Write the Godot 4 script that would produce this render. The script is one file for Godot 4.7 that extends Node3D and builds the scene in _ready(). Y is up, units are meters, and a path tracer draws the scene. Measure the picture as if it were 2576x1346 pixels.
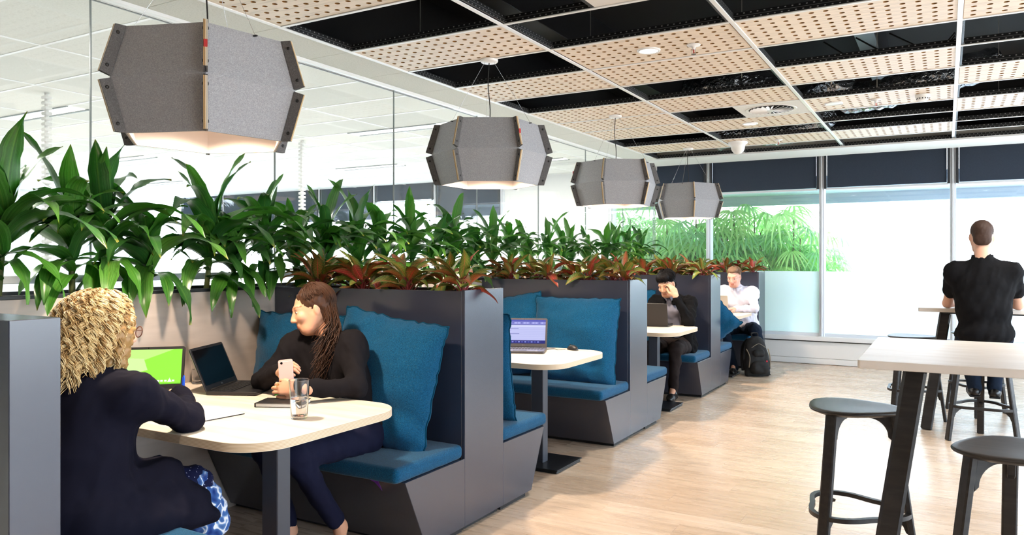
extends Node3D

const CEIL := 2.86
const FRONT_X := -2.228
const BACK_X := -3.65
const TABLE_Y := 0.775
const WIN_Z := -11.35
const COL_X := [-4.7, -3.5, -2.31, -1.10, 0.07, 1.27, 2.47, 3.67, 4.6]
const ROW_Z0 := -3.92
const ROW_STEP := 0.625

var M := {}
var names := {}
var spines := {}
var rng := RandomNumberGenerator.new()


func _ready() -> void:
	rng.seed = 20
	# ---- camera
	var cam := Camera3D.new()
	cam.name = "camera"
	cam.projection = Camera3D.PROJECTION_FRUSTUM
	cam.near = 0.05
	cam.far = 200.0
	cam.size = 2.0 * 0.05 * (673.0 / 1910.0)
	cam.frustum_offset = Vector2(0, 0.05 * (655.0 - 673.0) / 1910.0)
	cam.position = Vector3(0, 1.45, 0)
	cam.rotation_degrees = Vector3(0, 29.76, 0)
	cam.current = true
	add_child(cam)
	# ---- sky, exposure
	var we := WorldEnvironment.new()
	we.name = "world_environment"
	var e := Environment.new()
	e.background_mode = Environment.BG_SKY
	var sky := Sky.new()
	var sm := ProceduralSkyMaterial.new()
	sm.sky_top_color = Color(0.80, 0.90, 1.0)
	sm.sky_horizon_color = Color(0.89, 0.95, 1.0)
	sm.ground_horizon_color = Color(0.89, 0.95, 1.0)
	sm.ground_bottom_color = Color(0.80, 0.80, 0.78)
	sm.sky_curve = 0.3
	sky.sky_material = sm
	e.sky = sky
	e.background_energy_multiplier = 12.5
	e.tonemap_mode = Environment.TONE_MAPPER_LINEAR
	e.tonemap_exposure = 1.06
	e.sdfgi_enabled = true
	e.ssao_enabled = true
	e.ssil_enabled = true
	we.environment = e
	add_child(we)
	# ---- build
	make_materials()
	build_room()
	build_ceiling()
	build_office()
	build_outside()
	build_booths()
	build_tables()
	build_pendants()
	build_stools()
	build_props()
	build_plants()
	build_people()


# ---------------------------------------------------------------- naming
func numbered(called: String) -> String:
	var k: int = names.get(called, 0)
	names[called] = k + 1
	return called if k == 0 else "%s_%03d" % [called, k]


func thing(called: String, label: String, category: String, at := Vector3.ZERO, turn := 0.0, group := "") -> Node3D:
	var o := Node3D.new()
	o.name = numbered(called)
	add_child(o)
	o.position = at
	o.rotation.y = turn
	tag(o, label, category, group)
	return o


func tag(o: Node, label: String, category: String, group := "") -> void:
	o.set_meta("label", label)
	o.set_meta("category", category)
	if group != "":
		o.set_meta("group", group)


func structure(called: String) -> Node3D:
	var o := Node3D.new()
	o.name = called
	add_child(o)
	o.set_meta("kind", "structure")
	return o


func inst(mesh: Mesh, mat: Material, called: String, parent: Node, xf := Transform3D.IDENTITY) -> MeshInstance3D:
	var o := MeshInstance3D.new()
	o.name = called
	o.mesh = mesh
	o.material_override = mat
	o.transform = xf
	parent.add_child(o, true)
	return o


func part(mb: MB, mat: Material, called: String, parent: Node, xf := Transform3D.IDENTITY) -> MeshInstance3D:
	return inst(mb.mesh(), mat, called, parent, xf)


func solo(mb: MB, mat: Material, called: String, label: String, category: String, xf := Transform3D.IDENTITY, group := "") -> MeshInstance3D:
	var o := part(mb, mat, numbered(called), self, xf)
	tag(o, label, category, group)
	return o


func copy_of(o: Node3D, label: String, xf: Transform3D, called := "") -> Node3D:
	var c: Node3D = o.duplicate()
	c.name = numbered(called if called != "" else String(o.get_meta("plain_name")))
	add_child(c)
	c.transform = xf
	c.set_meta("label", label)
	return c


func at(x: float, y: float, z: float, turn := 0.0) -> Transform3D:
	return Transform3D(Basis(Vector3.UP, turn), Vector3(x, y, z))


func euler(x: float, y: float, z: float, rx: float, ry: float, rz: float) -> Transform3D:
	return Transform3D(Basis.from_euler(Vector3(rx, ry, rz)), Vector3(x, y, z))


# ---------------------------------------------------------------- mesh builder
class MB:
	var v := PackedVector3Array()
	var n := PackedVector3Array()
	var uv := PackedVector2Array()
	var col := PackedColorArray()
	var ix := PackedInt32Array()
	var colored := false

	func mesh() -> ArrayMesh:
		var a := []
		a.resize(Mesh.ARRAY_MAX)
		a[Mesh.ARRAY_VERTEX] = v
		a[Mesh.ARRAY_NORMAL] = n
		a[Mesh.ARRAY_TEX_UV] = uv
		if colored:
			a[Mesh.ARRAY_COLOR] = col
		a[Mesh.ARRAY_INDEX] = ix
		var m := ArrayMesh.new()
		m.add_surface_from_arrays(Mesh.PRIMITIVE_TRIANGLES, a)
		return m

	# corners run counter-clockwise seen from outside
	func quad(a: Vector3, b: Vector3, c: Vector3, d: Vector3) -> void:
		var k := v.size()
		var m := (b - a).cross(c - a)
		if m.length_squared() < 1e-16:
			m = (c - a).cross(d - a)
		m = m.normalized()
		for p in [a, b, c, d]:
			v.append(p)
			n.append(m)
		uv.append_array([Vector2(0, 0), Vector2(1, 0), Vector2(1, 1), Vector2(0, 1)])
		ix.append_array([k, k + 2, k + 1, k, k + 3, k + 2])

	func tri(a: Vector3, b: Vector3, c: Vector3) -> void:
		var k := v.size()
		var m := (b - a).cross(c - a).normalized()
		for p in [a, b, c]:
			v.append(p)
			n.append(m)
			uv.append(Vector2(p.x, p.z))
		ix.append_array([k, k + 2, k + 1])

	func quad_from(a: Vector3, b: Vector3, c: Vector3, d: Vector3, inside: Vector3) -> void:
		if (b - a).cross(c - a).dot((a + b + c + d) * 0.25 - inside) >= 0.0:
			quad(a, b, c, d)
		else:
			quad(a, d, c, b)

	func tri_from(a: Vector3, b: Vector3, c: Vector3, inside: Vector3) -> void:
		if (b - a).cross(c - a).dot((a + b + c) / 3.0 - inside) >= 0.0:
			tri(a, b, c)
		else:
			tri(a, c, b)

	# box with chamfered edges
	func box(size: Vector3, xf := Transform3D.IDENTITY, bevel := 0.002) -> void:
		var h := size * 0.5
		var b := minf(bevel, minf(h.x, minf(h.y, h.z)) * 0.6)
		var c := xf.origin
		var px := {}
		for sx in [-1, 1]:
			for sy in [-1, 1]:
				for sz in [-1, 1]:
					var s := Vector3i(sx, sy, sz)
					px[s] = [xf * Vector3(sx * h.x, sy * (h.y - b), sz * (h.z - b)), xf * Vector3(sx * (h.x - b), sy * h.y, sz * (h.z - b)), xf * Vector3(sx * (h.x - b), sy * (h.y - b), sz * h.z)]
		for axis in 3:
			var u := (axis + 1) % 3
			var w := (axis + 2) % 3
			for s in [-1, 1]:
				var q := []
				for e in [[-1, -1], [1, -1], [1, 1], [-1, 1]]:
					var k := Vector3i()
					k[axis] = s
					k[u] = e[0]
					k[w] = e[1]
					q.append(px[k][axis])
				quad_from(q[0], q[1], q[2], q[3], c)
			for s1 in [-1, 1]:
				for s2 in [-1, 1]:
					var k1 := Vector3i()
					k1[u] = s1
					k1[w] = s2
					var k2 := k1
					k1[axis] = -1
					k2[axis] = 1
					quad_from(px[k1][u], px[k2][u], px[k2][w], px[k1][w], c)
		for s in px:
			tri_from(px[s][0], px[s][1], px[s][2], c)

	func beam(a: Vector3, b: Vector3, w: float, h: float, up := Vector3.UP, bevel := 0.003) -> void:
		var z := (b - a).normalized()
		var x := up.cross(z).normalized()
		if x.length() < 0.5:
			x = Vector3.RIGHT
		var y := z.cross(x)
		box(Vector3(w, h, (b - a).length()), Transform3D(Basis(x, y, z), (a + b) * 0.5), bevel)

	# polygon in the local xy plane, extruded along local z from 0 to depth; convex or not
	func prism(poly: PackedVector2Array, depth: float, xf := Transform3D.IDENTITY, bevel := 0.0) -> void:
		var p := poly.duplicate()
		if Geometry2D.is_polygon_clockwise(p):
			p.reverse()
		var m := p.size()
		var inner := PackedVector2Array()
		for i in m:
			var e0 := (p[i] - p[(i + m - 1) % m]).normalized()
			var e1 := (p[(i + 1) % m] - p[i]).normalized()
			var nn := Vector2(-e0.y, e0.x) + Vector2(-e1.y, e1.x)
			nn = nn.normalized()
			var cosb := maxf(0.3, nn.dot(Vector2(-e0.y, e0.x)))
			inner.append(p[i] + nn * bevel / cosb)
		var tris := Geometry2D.triangulate_polygon(inner)
		for k in range(0, tris.size(), 3):
			var a := inner[tris[k]]
			var b := inner[tris[k + 1]]
			var c := inner[tris[k + 2]]
			if (b - a).cross(c - a) < 0.0:
				var t := b
				b = c
				c = t
			tri(xf * Vector3(a.x, a.y, depth), xf * Vector3(b.x, b.y, depth), xf * Vector3(c.x, c.y, depth))
			tri(xf * Vector3(a.x, a.y, 0), xf * Vector3(c.x, c.y, 0), xf * Vector3(b.x, b.y, 0))
		for i in m:
			var j := (i + 1) % m
			if bevel > 0.0:
				quad(xf * Vector3(inner[i].x, inner[i].y, 0), xf * Vector3(inner[j].x, inner[j].y, 0), xf * Vector3(p[j].x, p[j].y, bevel), xf * Vector3(p[i].x, p[i].y, bevel))
				quad(xf * Vector3(p[i].x, p[i].y, depth - bevel), xf * Vector3(p[j].x, p[j].y, depth - bevel), xf * Vector3(inner[j].x, inner[j].y, depth), xf * Vector3(inner[i].x, inner[i].y, depth))
			quad(xf * Vector3(p[i].x, p[i].y, bevel), xf * Vector3(p[j].x, p[j].y, bevel), xf * Vector3(p[j].x, p[j].y, depth - bevel), xf * Vector3(p[i].x, p[i].y, depth - bevel))

	# rows of points joined into a smooth skin; a row runs along u
	func skin(rows: Array, wrap_u := false, wrap_v := false, flip := false) -> void:
		var nv := rows.size()
		var nu: int = rows[0].size()
		var k := v.size()
		var acc := PackedVector3Array()
		acc.resize(nv * nu)
		var mu := nu if wrap_u else nu - 1
		var mv := nv if wrap_v else nv - 1
		for j in mv:
			var j2 := (j + 1) % nv
			for i in mu:
				var i2 := (i + 1) % nu
				var a: Vector3 = rows[j][i]
				var b: Vector3 = rows[j][i2]
				var c: Vector3 = rows[j2][i2]
				var d: Vector3 = rows[j2][i]
				var f := (c - a).cross(d - b)
				if flip:
					f = -f
				acc[j * nu + i] += f
				acc[j * nu + i2] += f
				acc[j2 * nu + i2] += f
				acc[j2 * nu + i] += f
				var ka := k + j * nu + i
				var kb := k + j * nu + i2
				var kc := k + j2 * nu + i2
				var kd := k + j2 * nu + i
				if flip:
					ix.append_array([ka, kb, kc, ka, kc, kd])
				else:
					ix.append_array([ka, kc, kb, ka, kd, kc])
		for j in nv:
			for i in nu:
				v.append(rows[j][i])
				n.append(acc[j * nu + i].normalized())
				uv.append(Vector2(float(i) / maxf(1.0, mu), float(j) / maxf(1.0, mv)))

	func fan(ring: PackedVector3Array, normal: Vector3) -> void:
		var c := Vector3.ZERO
		for p in ring:
			c += p
		c /= ring.size()
		var k := v.size()
		v.append(c)
		n.append(normal)
		uv.append(Vector2(0.5, 0.5))
		for i in ring.size():
			v.append(ring[i])
			n.append(normal)
			uv.append(Vector2(0.5 + 0.5 * cos(TAU * i / ring.size()), 0.5 + 0.5 * sin(TAU * i / ring.size())))
		var ccw := (ring[0] - c).cross(ring[1] - c).dot(normal) > 0.0
		for i in ring.size():
			var a := k + 1 + i
			var b := k + 1 + (i + 1) % ring.size()
			if ccw:
				ix.append_array([k, b, a])
			else:
				ix.append_array([k, a, b])

	func tube(path: PackedVector3Array, radii: Array, segs := 8, caps := true) -> void:
		var rows := []
		var up := Vector3.UP
		var t0 := (path[1] - path[0]).normalized()
		if absf(t0.dot(up)) > 0.95:
			up = Vector3.RIGHT
		var x := up.cross(t0).normalized()
		for i in path.size():
			var t := (path[mini(i + 1, path.size() - 1)] - path[maxi(i - 1, 0)]).normalized()
			x = (x - t * x.dot(t)).normalized()
			var y := t.cross(x)
			var r: float = radii[mini(i, radii.size() - 1)]
			var row := PackedVector3Array()
			for s in segs:
				var a := TAU * s / segs
				row.append(path[i] + (x * cos(a) + y * sin(a)) * r)
			rows.append(row)
		skin(rows, true, false)
		if caps:
			fan(rows[0], -(path[1] - path[0]).normalized())
			fan(rows[-1], (path[-1] - path[-2]).normalized())

	# profile points are (radius, height)
	func lathe(profile: PackedVector2Array, segs := 24, xf := Transform3D.IDENTITY, sharp := false) -> void:
		var rows := []
		for p in profile:
			var row := PackedVector3Array()
			for s in segs:
				var a := -TAU * s / segs
				row.append(xf * Vector3(cos(a) * p.x, p.y, sin(a) * p.x))
			rows.append(row)
		if sharp:
			for j in rows.size() - 1:
				skin([rows[j], rows[j + 1]], true, false)
		else:
			skin(rows, true, false)

	func cylinder(r: float, h: float, xf := Transform3D.IDENTITY, segs := 20, bevel := 0.001) -> void:
		var b := minf(bevel, minf(r, h) * 0.4)
		lathe(PackedVector2Array([Vector2(1e-5, 0), Vector2(r - b, 0), Vector2(r, b), Vector2(r, h - b), Vector2(r - b, h), Vector2(1e-5, h)]), segs, xf, true)

	func ball(r: Vector3, xf := Transform3D.IDENTITY, segs := 16, rings := 10) -> void:
		var rows := []
		for j in rings + 1:
			var a := -PI / 2 + PI * j / rings
			var row := PackedVector3Array()
			for s in segs:
				var t := -TAU * s / segs
				row.append(xf * Vector3(cos(a) * cos(t) * r.x, sin(a) * r.y, cos(a) * sin(t) * r.z))
			rows.append(row)
		skin(rows, true, false)

	# upholstered block: box with round edges, bulging a little
	func soft_box(size: Vector3, r: float, xf := Transform3D.IDENTITY, puff := 0.0, noise: FastNoiseLite = null, amp := 0.0) -> void:
		var h := size * 0.5
		var steps := []
		for axis in 3:
			var l := []
			for i in 5:
				l.append(-h[axis] + r * (1.0 - cos(PI / 2 * i / 4.0)))
			var inner: float = h[axis] - r
			for i in range(1, 8):
				l.append(-inner + 2.0 * inner * i / 8.0)
			for i in 5:
				l.append(h[axis] - r * (1.0 - cos(PI / 2 * (4 - i) / 4.0)))
			steps.append(l)
		for axis in 3:
			var u := (axis + 1) % 3
			var w := (axis + 2) % 3
			for s in [-1, 1]:
				var rows := []
				for b in steps[w]:
					var row := PackedVector3Array()
					for a in steps[u]:
						var p := Vector3()
						p[axis] = s * h[axis]
						p[u] = a
						p[w] = b
						var q := p.clamp(-h + Vector3.ONE * r, h - Vector3.ONE * r)
						p = q + (p - q).normalized() * r
						var e := p / h
						p.y += puff * (1.0 - e.x * e.x) * (1.0 - e.z * e.z) * (1.0 if p.y > 0 else 0.3) * signf(p.y)
						if noise:
							p += (p / h).normalized() * noise.get_noise_3dv(p * 100.0) * amp
						row.append(xf * p)
					rows.append(row)
				skin(rows, false, false, s < 0)

	func append(o: MB, xf := Transform3D.IDENTITY) -> void:
		var k := v.size()
		for i in o.v.size():
			v.append(xf * o.v[i])
			n.append((xf.basis * o.n[i]).normalized())
			uv.append(o.uv[i])
		for i in o.ix:
			ix.append(i + k)


func rounded_rect(x0: float, y0: float, x1: float, y1: float, radii: Array, segs := 8) -> PackedVector2Array:
	var out := PackedVector2Array()
	var c := [Vector2(x0, y0), Vector2(x1, y0), Vector2(x1, y1), Vector2(x0, y1)]
	var inward := [Vector2(1, 1), Vector2(-1, 1), Vector2(-1, -1), Vector2(1, -1)]
	for i in 4:
		var r: float = radii[i]
		if r <= 0.0:
			out.append(c[i])
			continue
		var o: Vector2 = c[i] + inward[i] * r
		for s in segs + 1:
			var a := PI + PI / 2 * i + PI / 2 * s / segs
			out.append(o + Vector2(cos(a), sin(a)) * r)
	return out


func arc_path(points: Array, per := 8) -> PackedVector3Array:
	var out := PackedVector3Array()
	var m := points.size()
	for i in m - 1:
		var p0: Vector3 = points[maxi(i - 1, 0)]
		var p1: Vector3 = points[i]
		var p2: Vector3 = points[i + 1]
		var p3: Vector3 = points[mini(i + 2, m - 1)]
		for s in per:
			var t := float(s) / per
			out.append(p1.cubic_interpolate(p2, p0, p3, t))
	out.append(points[m - 1])
	return out


# shape of smooth-joined tapered limbs, meshed as surface nets
# a limb is [a, b, ra, rb, blend] or [centre, radii, basis, blend] or ["cut", centre, radius]
func blob(mb: MB, limbs: Array, cell: float, xf := Transform3D.IDENTITY, noise: FastNoiseLite = null, amp := 0.0, paint = null) -> void:
	var lo := Vector3.ONE * 1e9
	var hi := -lo
	var boxes := []
	for l in limbs:
		var a: Vector3
		var b: Vector3
		if l[0] is String:
			a = l[1] - Vector3.ONE * l[2]
			b = l[1] + Vector3.ONE * l[2]
			boxes.append([a, b])
			continue
		if l[1] is Vector3 and l[2] is Basis:
			var r := maxf(l[1].x, maxf(l[1].y, l[1].z))
			a = l[0] - Vector3.ONE * r
			b = l[0] + Vector3.ONE * r
		else:
			var ra: float = l[2]
			var rb: float = l[3]
			a = (l[0] - Vector3.ONE * ra).min(l[1] - Vector3.ONE * rb)
			b = (l[0] + Vector3.ONE * ra).max(l[1] + Vector3.ONE * rb)
		boxes.append([a, b])
		lo = lo.min(a)
		hi = hi.max(b)
	lo -= Vector3.ONE * cell * 3.0
	hi += Vector3.ONE * cell * 3.0
	var nx := int(ceil((hi.x - lo.x) / cell)) + 1
	var ny := int(ceil((hi.y - lo.y) / cell)) + 1
	var nz := int(ceil((hi.z - lo.z) / cell)) + 1
	var d := PackedFloat32Array()
	d.resize(nx * ny * nz)
	d.fill(1.0)
	for q in limbs.size():
		var l: Array = limbs[q]
		var cut: bool = l[0] is String
		var oval: bool = not cut and l[2] is Basis
		var k: float = 0.01 if cut else l[3] if oval else l[4]
		var pad := k + cell * 2.0
		var i0 := maxi(0, int((boxes[q][0].x - pad - lo.x) / cell))
		var i1 := mini(nx - 1, int((boxes[q][1].x + pad - lo.x) / cell) + 1)
		var j0 := maxi(0, int((boxes[q][0].y - pad - lo.y) / cell))
		var j1 := mini(ny - 1, int((boxes[q][1].y + pad - lo.y) / cell) + 1)
		var k0 := maxi(0, int((boxes[q][0].z - pad - lo.z) / cell))
		var k1 := mini(nz - 1, int((boxes[q][1].z + pad - lo.z) / cell) + 1)
		var a: Vector3 = l[1] if cut else l[0]
		var ba := Vector3.ZERO
		var bb := 1.0
		var ra := 0.0
		var rb := 0.0
		var inv := Basis.IDENTITY
		var rad := Vector3.ONE
		if cut:
			ra = l[2]
		elif oval:
			rad = l[1]
			inv = l[2].inverse()
		else:
			ba = l[1] - l[0]
			bb = maxf(ba.length_squared(), 1e-8)
			ra = l[2]
			rb = l[3]
		for kz in range(k0, k1 + 1):
			for jy in range(j0, j1 + 1):
				var at0 := (kz * ny + jy) * nx
				for i in range(i0, i1 + 1):
					var p := Vector3(lo.x + i * cell, lo.y + jy * cell, lo.z + kz * cell) - a
					var s: float
					if oval:
						p = inv * p
						var e := p / rad
						var m := e.length()
						s = m * (m - 1.0) / maxf((e / rad).length(), 1e-6)
					elif cut:
						s = p.length() - ra
					else:
						var h := clampf(p.dot(ba) / bb, 0.0, 1.0)
						s = (p - ba * h).length() - ra - (rb - ra) * h
					var o := d[at0 + i]
					if cut:
						d[at0 + i] = maxf(o, -s)
					else:
						var g := maxf(k - absf(o - s), 0.0) / k
						d[at0 + i] = minf(o, s) - g * g * k * 0.25
	# surface nets
	var id := PackedInt32Array()
	id.resize(nx * ny * nz)
	id.fill(-1)
	var first := mb.v.size()
	var pts := PackedVector3Array()
	var sy := nx
	var sz := nx * ny
	var off := [0, 1, sy, sy + 1, sz, sz + 1, sz + sy, sz + sy + 1]
	var edges := [[0, 1], [2, 3], [4, 5], [6, 7], [0, 2], [1, 3], [4, 6], [5, 7], [0, 4], [1, 5], [2, 6], [3, 7]]
	var corner := [Vector3(0, 0, 0), Vector3(1, 0, 0), Vector3(0, 1, 0), Vector3(1, 1, 0), Vector3(0, 0, 1), Vector3(1, 0, 1), Vector3(0, 1, 1), Vector3(1, 1, 1)]
	for kz in nz - 1:
		for jy in ny - 1:
			var base := (kz * ny + jy) * nx
			for i in nx - 1:
				var c := base + i
				var s0 := d[c] < 0.0
				if s0 == (d[c + 1] < 0.0) and s0 == (d[c + sy] < 0.0) and s0 == (d[c + sy + 1] < 0.0) and s0 == (d[c + sz] < 0.0) and s0 == (d[c + sz + 1] < 0.0) and s0 == (d[c + sz + sy] < 0.0) and s0 == (d[c + sz + sy + 1] < 0.0):
					continue
				var sum := Vector3.ZERO
				var cnt := 0
				for e in edges:
					var da := d[c + off[e[0]]]
					var db := d[c + off[e[1]]]
					if (da < 0.0) != (db < 0.0):
						sum += corner[e[0]].lerp(corner[e[1]], da / (da - db))
						cnt += 1
				id[c] = pts.size()
				pts.append(lo + (Vector3(i, jy, kz) + sum / cnt) * cell)
	var acc := PackedVector3Array()
	acc.resize(pts.size())
	var faces := PackedInt32Array()
	for kz in range(1, nz - 1):
		for jy in range(1, ny - 1):
			var base := (kz * ny + jy) * nx
			for i in range(1, nx - 1):
				var c := base + i
				if id[c] < 0:
					continue
				var s0 := d[c] < 0.0
				for axis in 3:
					var st := 1 if axis == 0 else sy if axis == 1 else sz
					var s1 := d[c + st] < 0.0
					if s0 == s1:
						continue
					var o1 := sy if axis == 0 else sz if axis == 1 else 1
					var o2 := sz if axis == 0 else 1 if axis == 1 else sy
					var q0 := id[c]
					var q1 := id[c - o1]
					var q2 := id[c - o1 - o2]
					var q3 := id[c - o2]
					if q1 < 0 or q2 < 0 or q3 < 0:
						continue
					if not s0:
						var t := q1
						q1 = q3
						q3 = t
					var f := (pts[q2] - pts[q0]).cross(pts[q3] - pts[q1])
					acc[q0] += f
					acc[q1] += f
					acc[q2] += f
					acc[q3] += f
					faces.append_array([q0, q2, q1, q0, q3, q2])
	var moved := pts.duplicate()
	if noise:
		for i in pts.size():
			var q := pts[i]
			moved[i] += acc[i].normalized() * noise.get_noise_3d(q.x * 105.0 + q.y * 40.0, q.y * 52.0, q.z * 105.0 - q.y * 25.0) * amp
		acc.fill(Vector3.ZERO)
		for i in range(0, faces.size(), 6):
			var q0 := faces[i]
			var q1 := faces[i + 2]
			var q2 := faces[i + 1]
			var q3 := faces[i + 4]
			var f := (moved[q2] - moved[q0]).cross(moved[q3] - moved[q1])
			acc[q0] += f
			acc[q1] += f
			acc[q2] += f
			acc[q3] += f
	for i in pts.size():
		var nn := acc[i].normalized()
		var p := moved[i]
		mb.v.append(xf * p)
		mb.n.append((xf.basis * nn).normalized())
		mb.uv.append(Vector2(p.x, p.y))
		if paint != null:
			mb.col.append(paint.call(pts[i], nn))
		elif mb.colored:
			mb.col.append(Color.WHITE)
	for f in faces:
		mb.ix.append(f + first)


func fold_noise(seed_: int, frequency: float) -> FastNoiseLite:
	var f := FastNoiseLite.new()
	f.seed = seed_
	f.frequency = frequency
	f.fractal_octaves = 3
	return f


# ---------------------------------------------------------------- materials
func c8(r: int, g: int, b: int) -> Color:
	return Color8(r, g, b)


func mat(key: String, color: Color, rough := 0.5, metal := 0.0, spec := 0.5) -> StandardMaterial3D:
	var m := StandardMaterial3D.new()
	m.resource_name = key
	m.albedo_color = color
	m.roughness = rough
	m.metallic = metal
	m.metallic_specular = spec
	M[key] = m
	return m


func ntex(seed_: int, freq: float, oct: int, stops: Array, w := 256, h := 256, kind := FastNoiseLite.TYPE_SIMPLEX_SMOOTH) -> NoiseTexture2D:
	var f := FastNoiseLite.new()
	f.seed = seed_
	f.noise_type = kind
	f.frequency = freq
	f.fractal_octaves = oct
	var t := NoiseTexture2D.new()
	t.width = w
	t.height = h
	t.seamless = true
	t.generate_mipmaps = false
	t.noise = f
	if stops.size():
		var g := Gradient.new()
		var offs := PackedFloat32Array()
		var cols := PackedColorArray()
		for s in stops:
			offs.append(s[0])
			cols.append(s[1])
		g.offsets = offs
		g.colors = cols
		t.color_ramp = g
	return t


func triplanar(m: StandardMaterial3D, scale: Vector3, world := false) -> void:
	m.uv1_triplanar = true
	m.uv1_world_triplanar = world
	m.uv1_triplanar_sharpness = 6.0
	m.uv1_scale = scale


# weave of warp and weft threads, a few of them odd
func weave_image(size: int, dark: Color, light: Color, fleck: Color, seed_: int) -> ImageTexture:
	var r := RandomNumberGenerator.new()
	r.seed = seed_
	var im := Image.create(size, size, false, Image.FORMAT_RGB8)
	for y in size:
		for x in size:
			var t := r.randf() * 0.65 + (0.35 if (x + y) % 2 == 0 else 0.0)
			var c := dark.lerp(light, t)
			if r.randf() < 0.012:
				c = c.lerp(fleck, 0.7)
			im.set_pixel(x, y, c)
	return ImageTexture.create_from_image(im)


func make_materials() -> void:
	var m: StandardMaterial3D
	# painted room
	mat("white_paint", c8(232, 232, 230), 0.6)
	mat("white_metal", c8(236, 236, 236), 0.35)
	mat("wall_white", c8(238, 238, 236), 0.7)
	mat("grey_wall", c8(120, 122, 126), 0.7)
	m = mat("mineral_tile", c8(255, 255, 255), 0.9)
	m.albedo_texture = ntex(5, 0.12, 3, [[0.0, c8(206, 208, 202)], [0.45, c8(222, 223, 217)], [1.0, c8(228, 229, 224)]])
	triplanar(m, Vector3(2.2, 2.2, 2.2))
	mat("plain_tile", c8(226, 220, 214), 0.8)
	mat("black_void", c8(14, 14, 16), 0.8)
	mat("black_metal", c8(24, 24, 26), 0.4)
	mat("dark_steel", c8(40, 42, 46), 0.35, 0.4)
	mat("steel", c8(190, 192, 196), 0.25, 0.9)
	mat("aluminium", c8(222, 226, 232), 0.35, 0.0)
	mat("galvanised", c8(150, 146, 138), 0.5, 0.4)
	m = mat("foil", c8(170, 175, 182), 0.22, 0.9)
	m.heightmap_enabled = true
	m.heightmap_texture = ntex(9, 0.03, 4, [], 256, 256, FastNoiseLite.TYPE_CELLULAR)
	m.heightmap_scale = 3.0
	triplanar(m, Vector3(2, 2, 2))
	# perforated ceiling wood: pale grain along the panel
	for k in 3:
		m = mat("ceiling_wood_%d" % k, Color.WHITE, 0.5, 0.0, 0.4)
		var a := [c8(237, 221, 202), c8(233, 216, 196), c8(240, 225, 207)][k] as Color
		m.albedo_texture = ntex(31 + k, 0.02, 4, [[0.0, a.darkened(0.10)], [0.5, a], [1.0, a.lightened(0.12)]])
		triplanar(m, Vector3(0.35, 1.0, 7.0))
	mat("board_core", c8(158, 112, 52), 0.8)
	mat("acoustic_felt", c8(26, 22, 18), 0.95)
	# floor planks
	for k in 6:
		m = mat("plank_%d" % k, Color.WHITE, 0.31, 0.0, 0.5)
		var a := [c8(212, 190, 168), c8(206, 183, 160), c8(217, 196, 175), c8(202, 179, 156), c8(214, 193, 171), c8(209, 188, 168)][k] as Color
		m.albedo_texture = ntex(50 + k, 0.011, 5, [[0.1, a.darkened(0.08)], [0.42, a.darkened(0.015)], [0.6, a], [0.95, a.lightened(0.13)]], 512, 512)
		m.roughness_texture = ntex(80 + k, 0.03, 3, [[0.0, Color(0.8, 0.8, 0.8)], [1.0, Color.WHITE]])
		triplanar(m, Vector3(0.30, 1.0, 2.6))
		m.uv1_offset = Vector3(0.17 * k, 0, 0.31 * k)
	mat("floor_base", c8(150, 118, 88), 0.6)
	# booths
	m = mat("navy_laminate", c8(48, 52, 67), 0.27, 0.0, 0.98)
	mat("panel_edge", c8(70, 76, 90), 0.3)
	mat("black_laminate", c8(22, 22, 25), 0.5)
	m = mat("beige_laminate", Color.WHITE, 0.5)
	m.albedo_texture = ntex(15, 0.02, 3, [[0.0, c8(176, 164, 154)], [1.0, c8(190, 178, 168)]])
	triplanar(m, Vector3(0.5, 3.0, 0.5), true)
	m = mat("teal_fabric", Color.WHITE, 0.95, 0.0, 0.25)
	m.albedo_texture = weave_image(256, c8(5, 48, 76), c8(26, 104, 146), c8(110, 120, 104), 3)
	triplanar(m, Vector3(2.0, 2.0, 2.0))
	m.rim_enabled = true
	m.rim = 0.25
	m.rim_tint = 0.6
	mat("teal_piping", c8(10, 62, 88), 0.9, 0.0, 0.2)
	mat("soil", c8(42, 32, 24), 0.95)
	# tables
	m = mat("maple", Color.WHITE, 0.42)
	m.albedo_texture = ntex(61, 0.012, 4, [[0.1, c8(222, 206, 186)], [0.5, c8(232, 219, 203)], [0.9, c8(239, 229, 216)]])
	triplanar(m, Vector3(0.5, 1.0, 4.0))
	m = mat("ply_edge", Color.WHITE, 0.5)
	var im := Image.create(8, 64, false, Image.FORMAT_RGB8)
	for y in 64:
		im.fill_rect(Rect2i(0, y, 8, 1), c8(226, 207, 180) if (y / 5) % 2 == 0 else c8(196, 170, 138))
	m.albedo_texture = ImageTexture.create_from_image(im)
	m = mat("pale_maple", Color.WHITE, 0.4)
	m.albedo_texture = ntex(66, 0.012, 4, [[0.1, c8(228, 219, 210)], [0.5, c8(235, 227, 219)], [0.9, c8(241, 234, 228)]])
	triplanar(m, Vector3(0.5, 1.0, 4.0))
	mat("column_grey", c8(58, 62, 72), 0.38)
	m = mat("black_ash", Color.WHITE, 0.42)
	m.albedo_texture = ntex(71, 0.02, 4, [[0.2, c8(24, 22, 22)], [0.8, c8(44, 40, 38)]])
	triplanar(m, Vector3(1.0, 6.0, 6.0))
	# pendant felt
	m = mat("grey_felt", Color.WHITE, 0.95, 0.0, 0.2)
	m.albedo_texture = weave_image(256, c8(134, 135, 139), c8(184, 185, 190), c8(206, 207, 211), 8)
	triplanar(m, Vector3(2.0, 2.0, 2.0))
	m = mat("dark_felt", Color.WHITE, 0.95, 0.0, 0.2)
	m.albedo_texture = weave_image(256, c8(84, 83, 84), c8(126, 125, 126), c8(150, 150, 150), 9)
	triplanar(m, Vector3(2.0, 2.0, 2.0))
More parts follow.
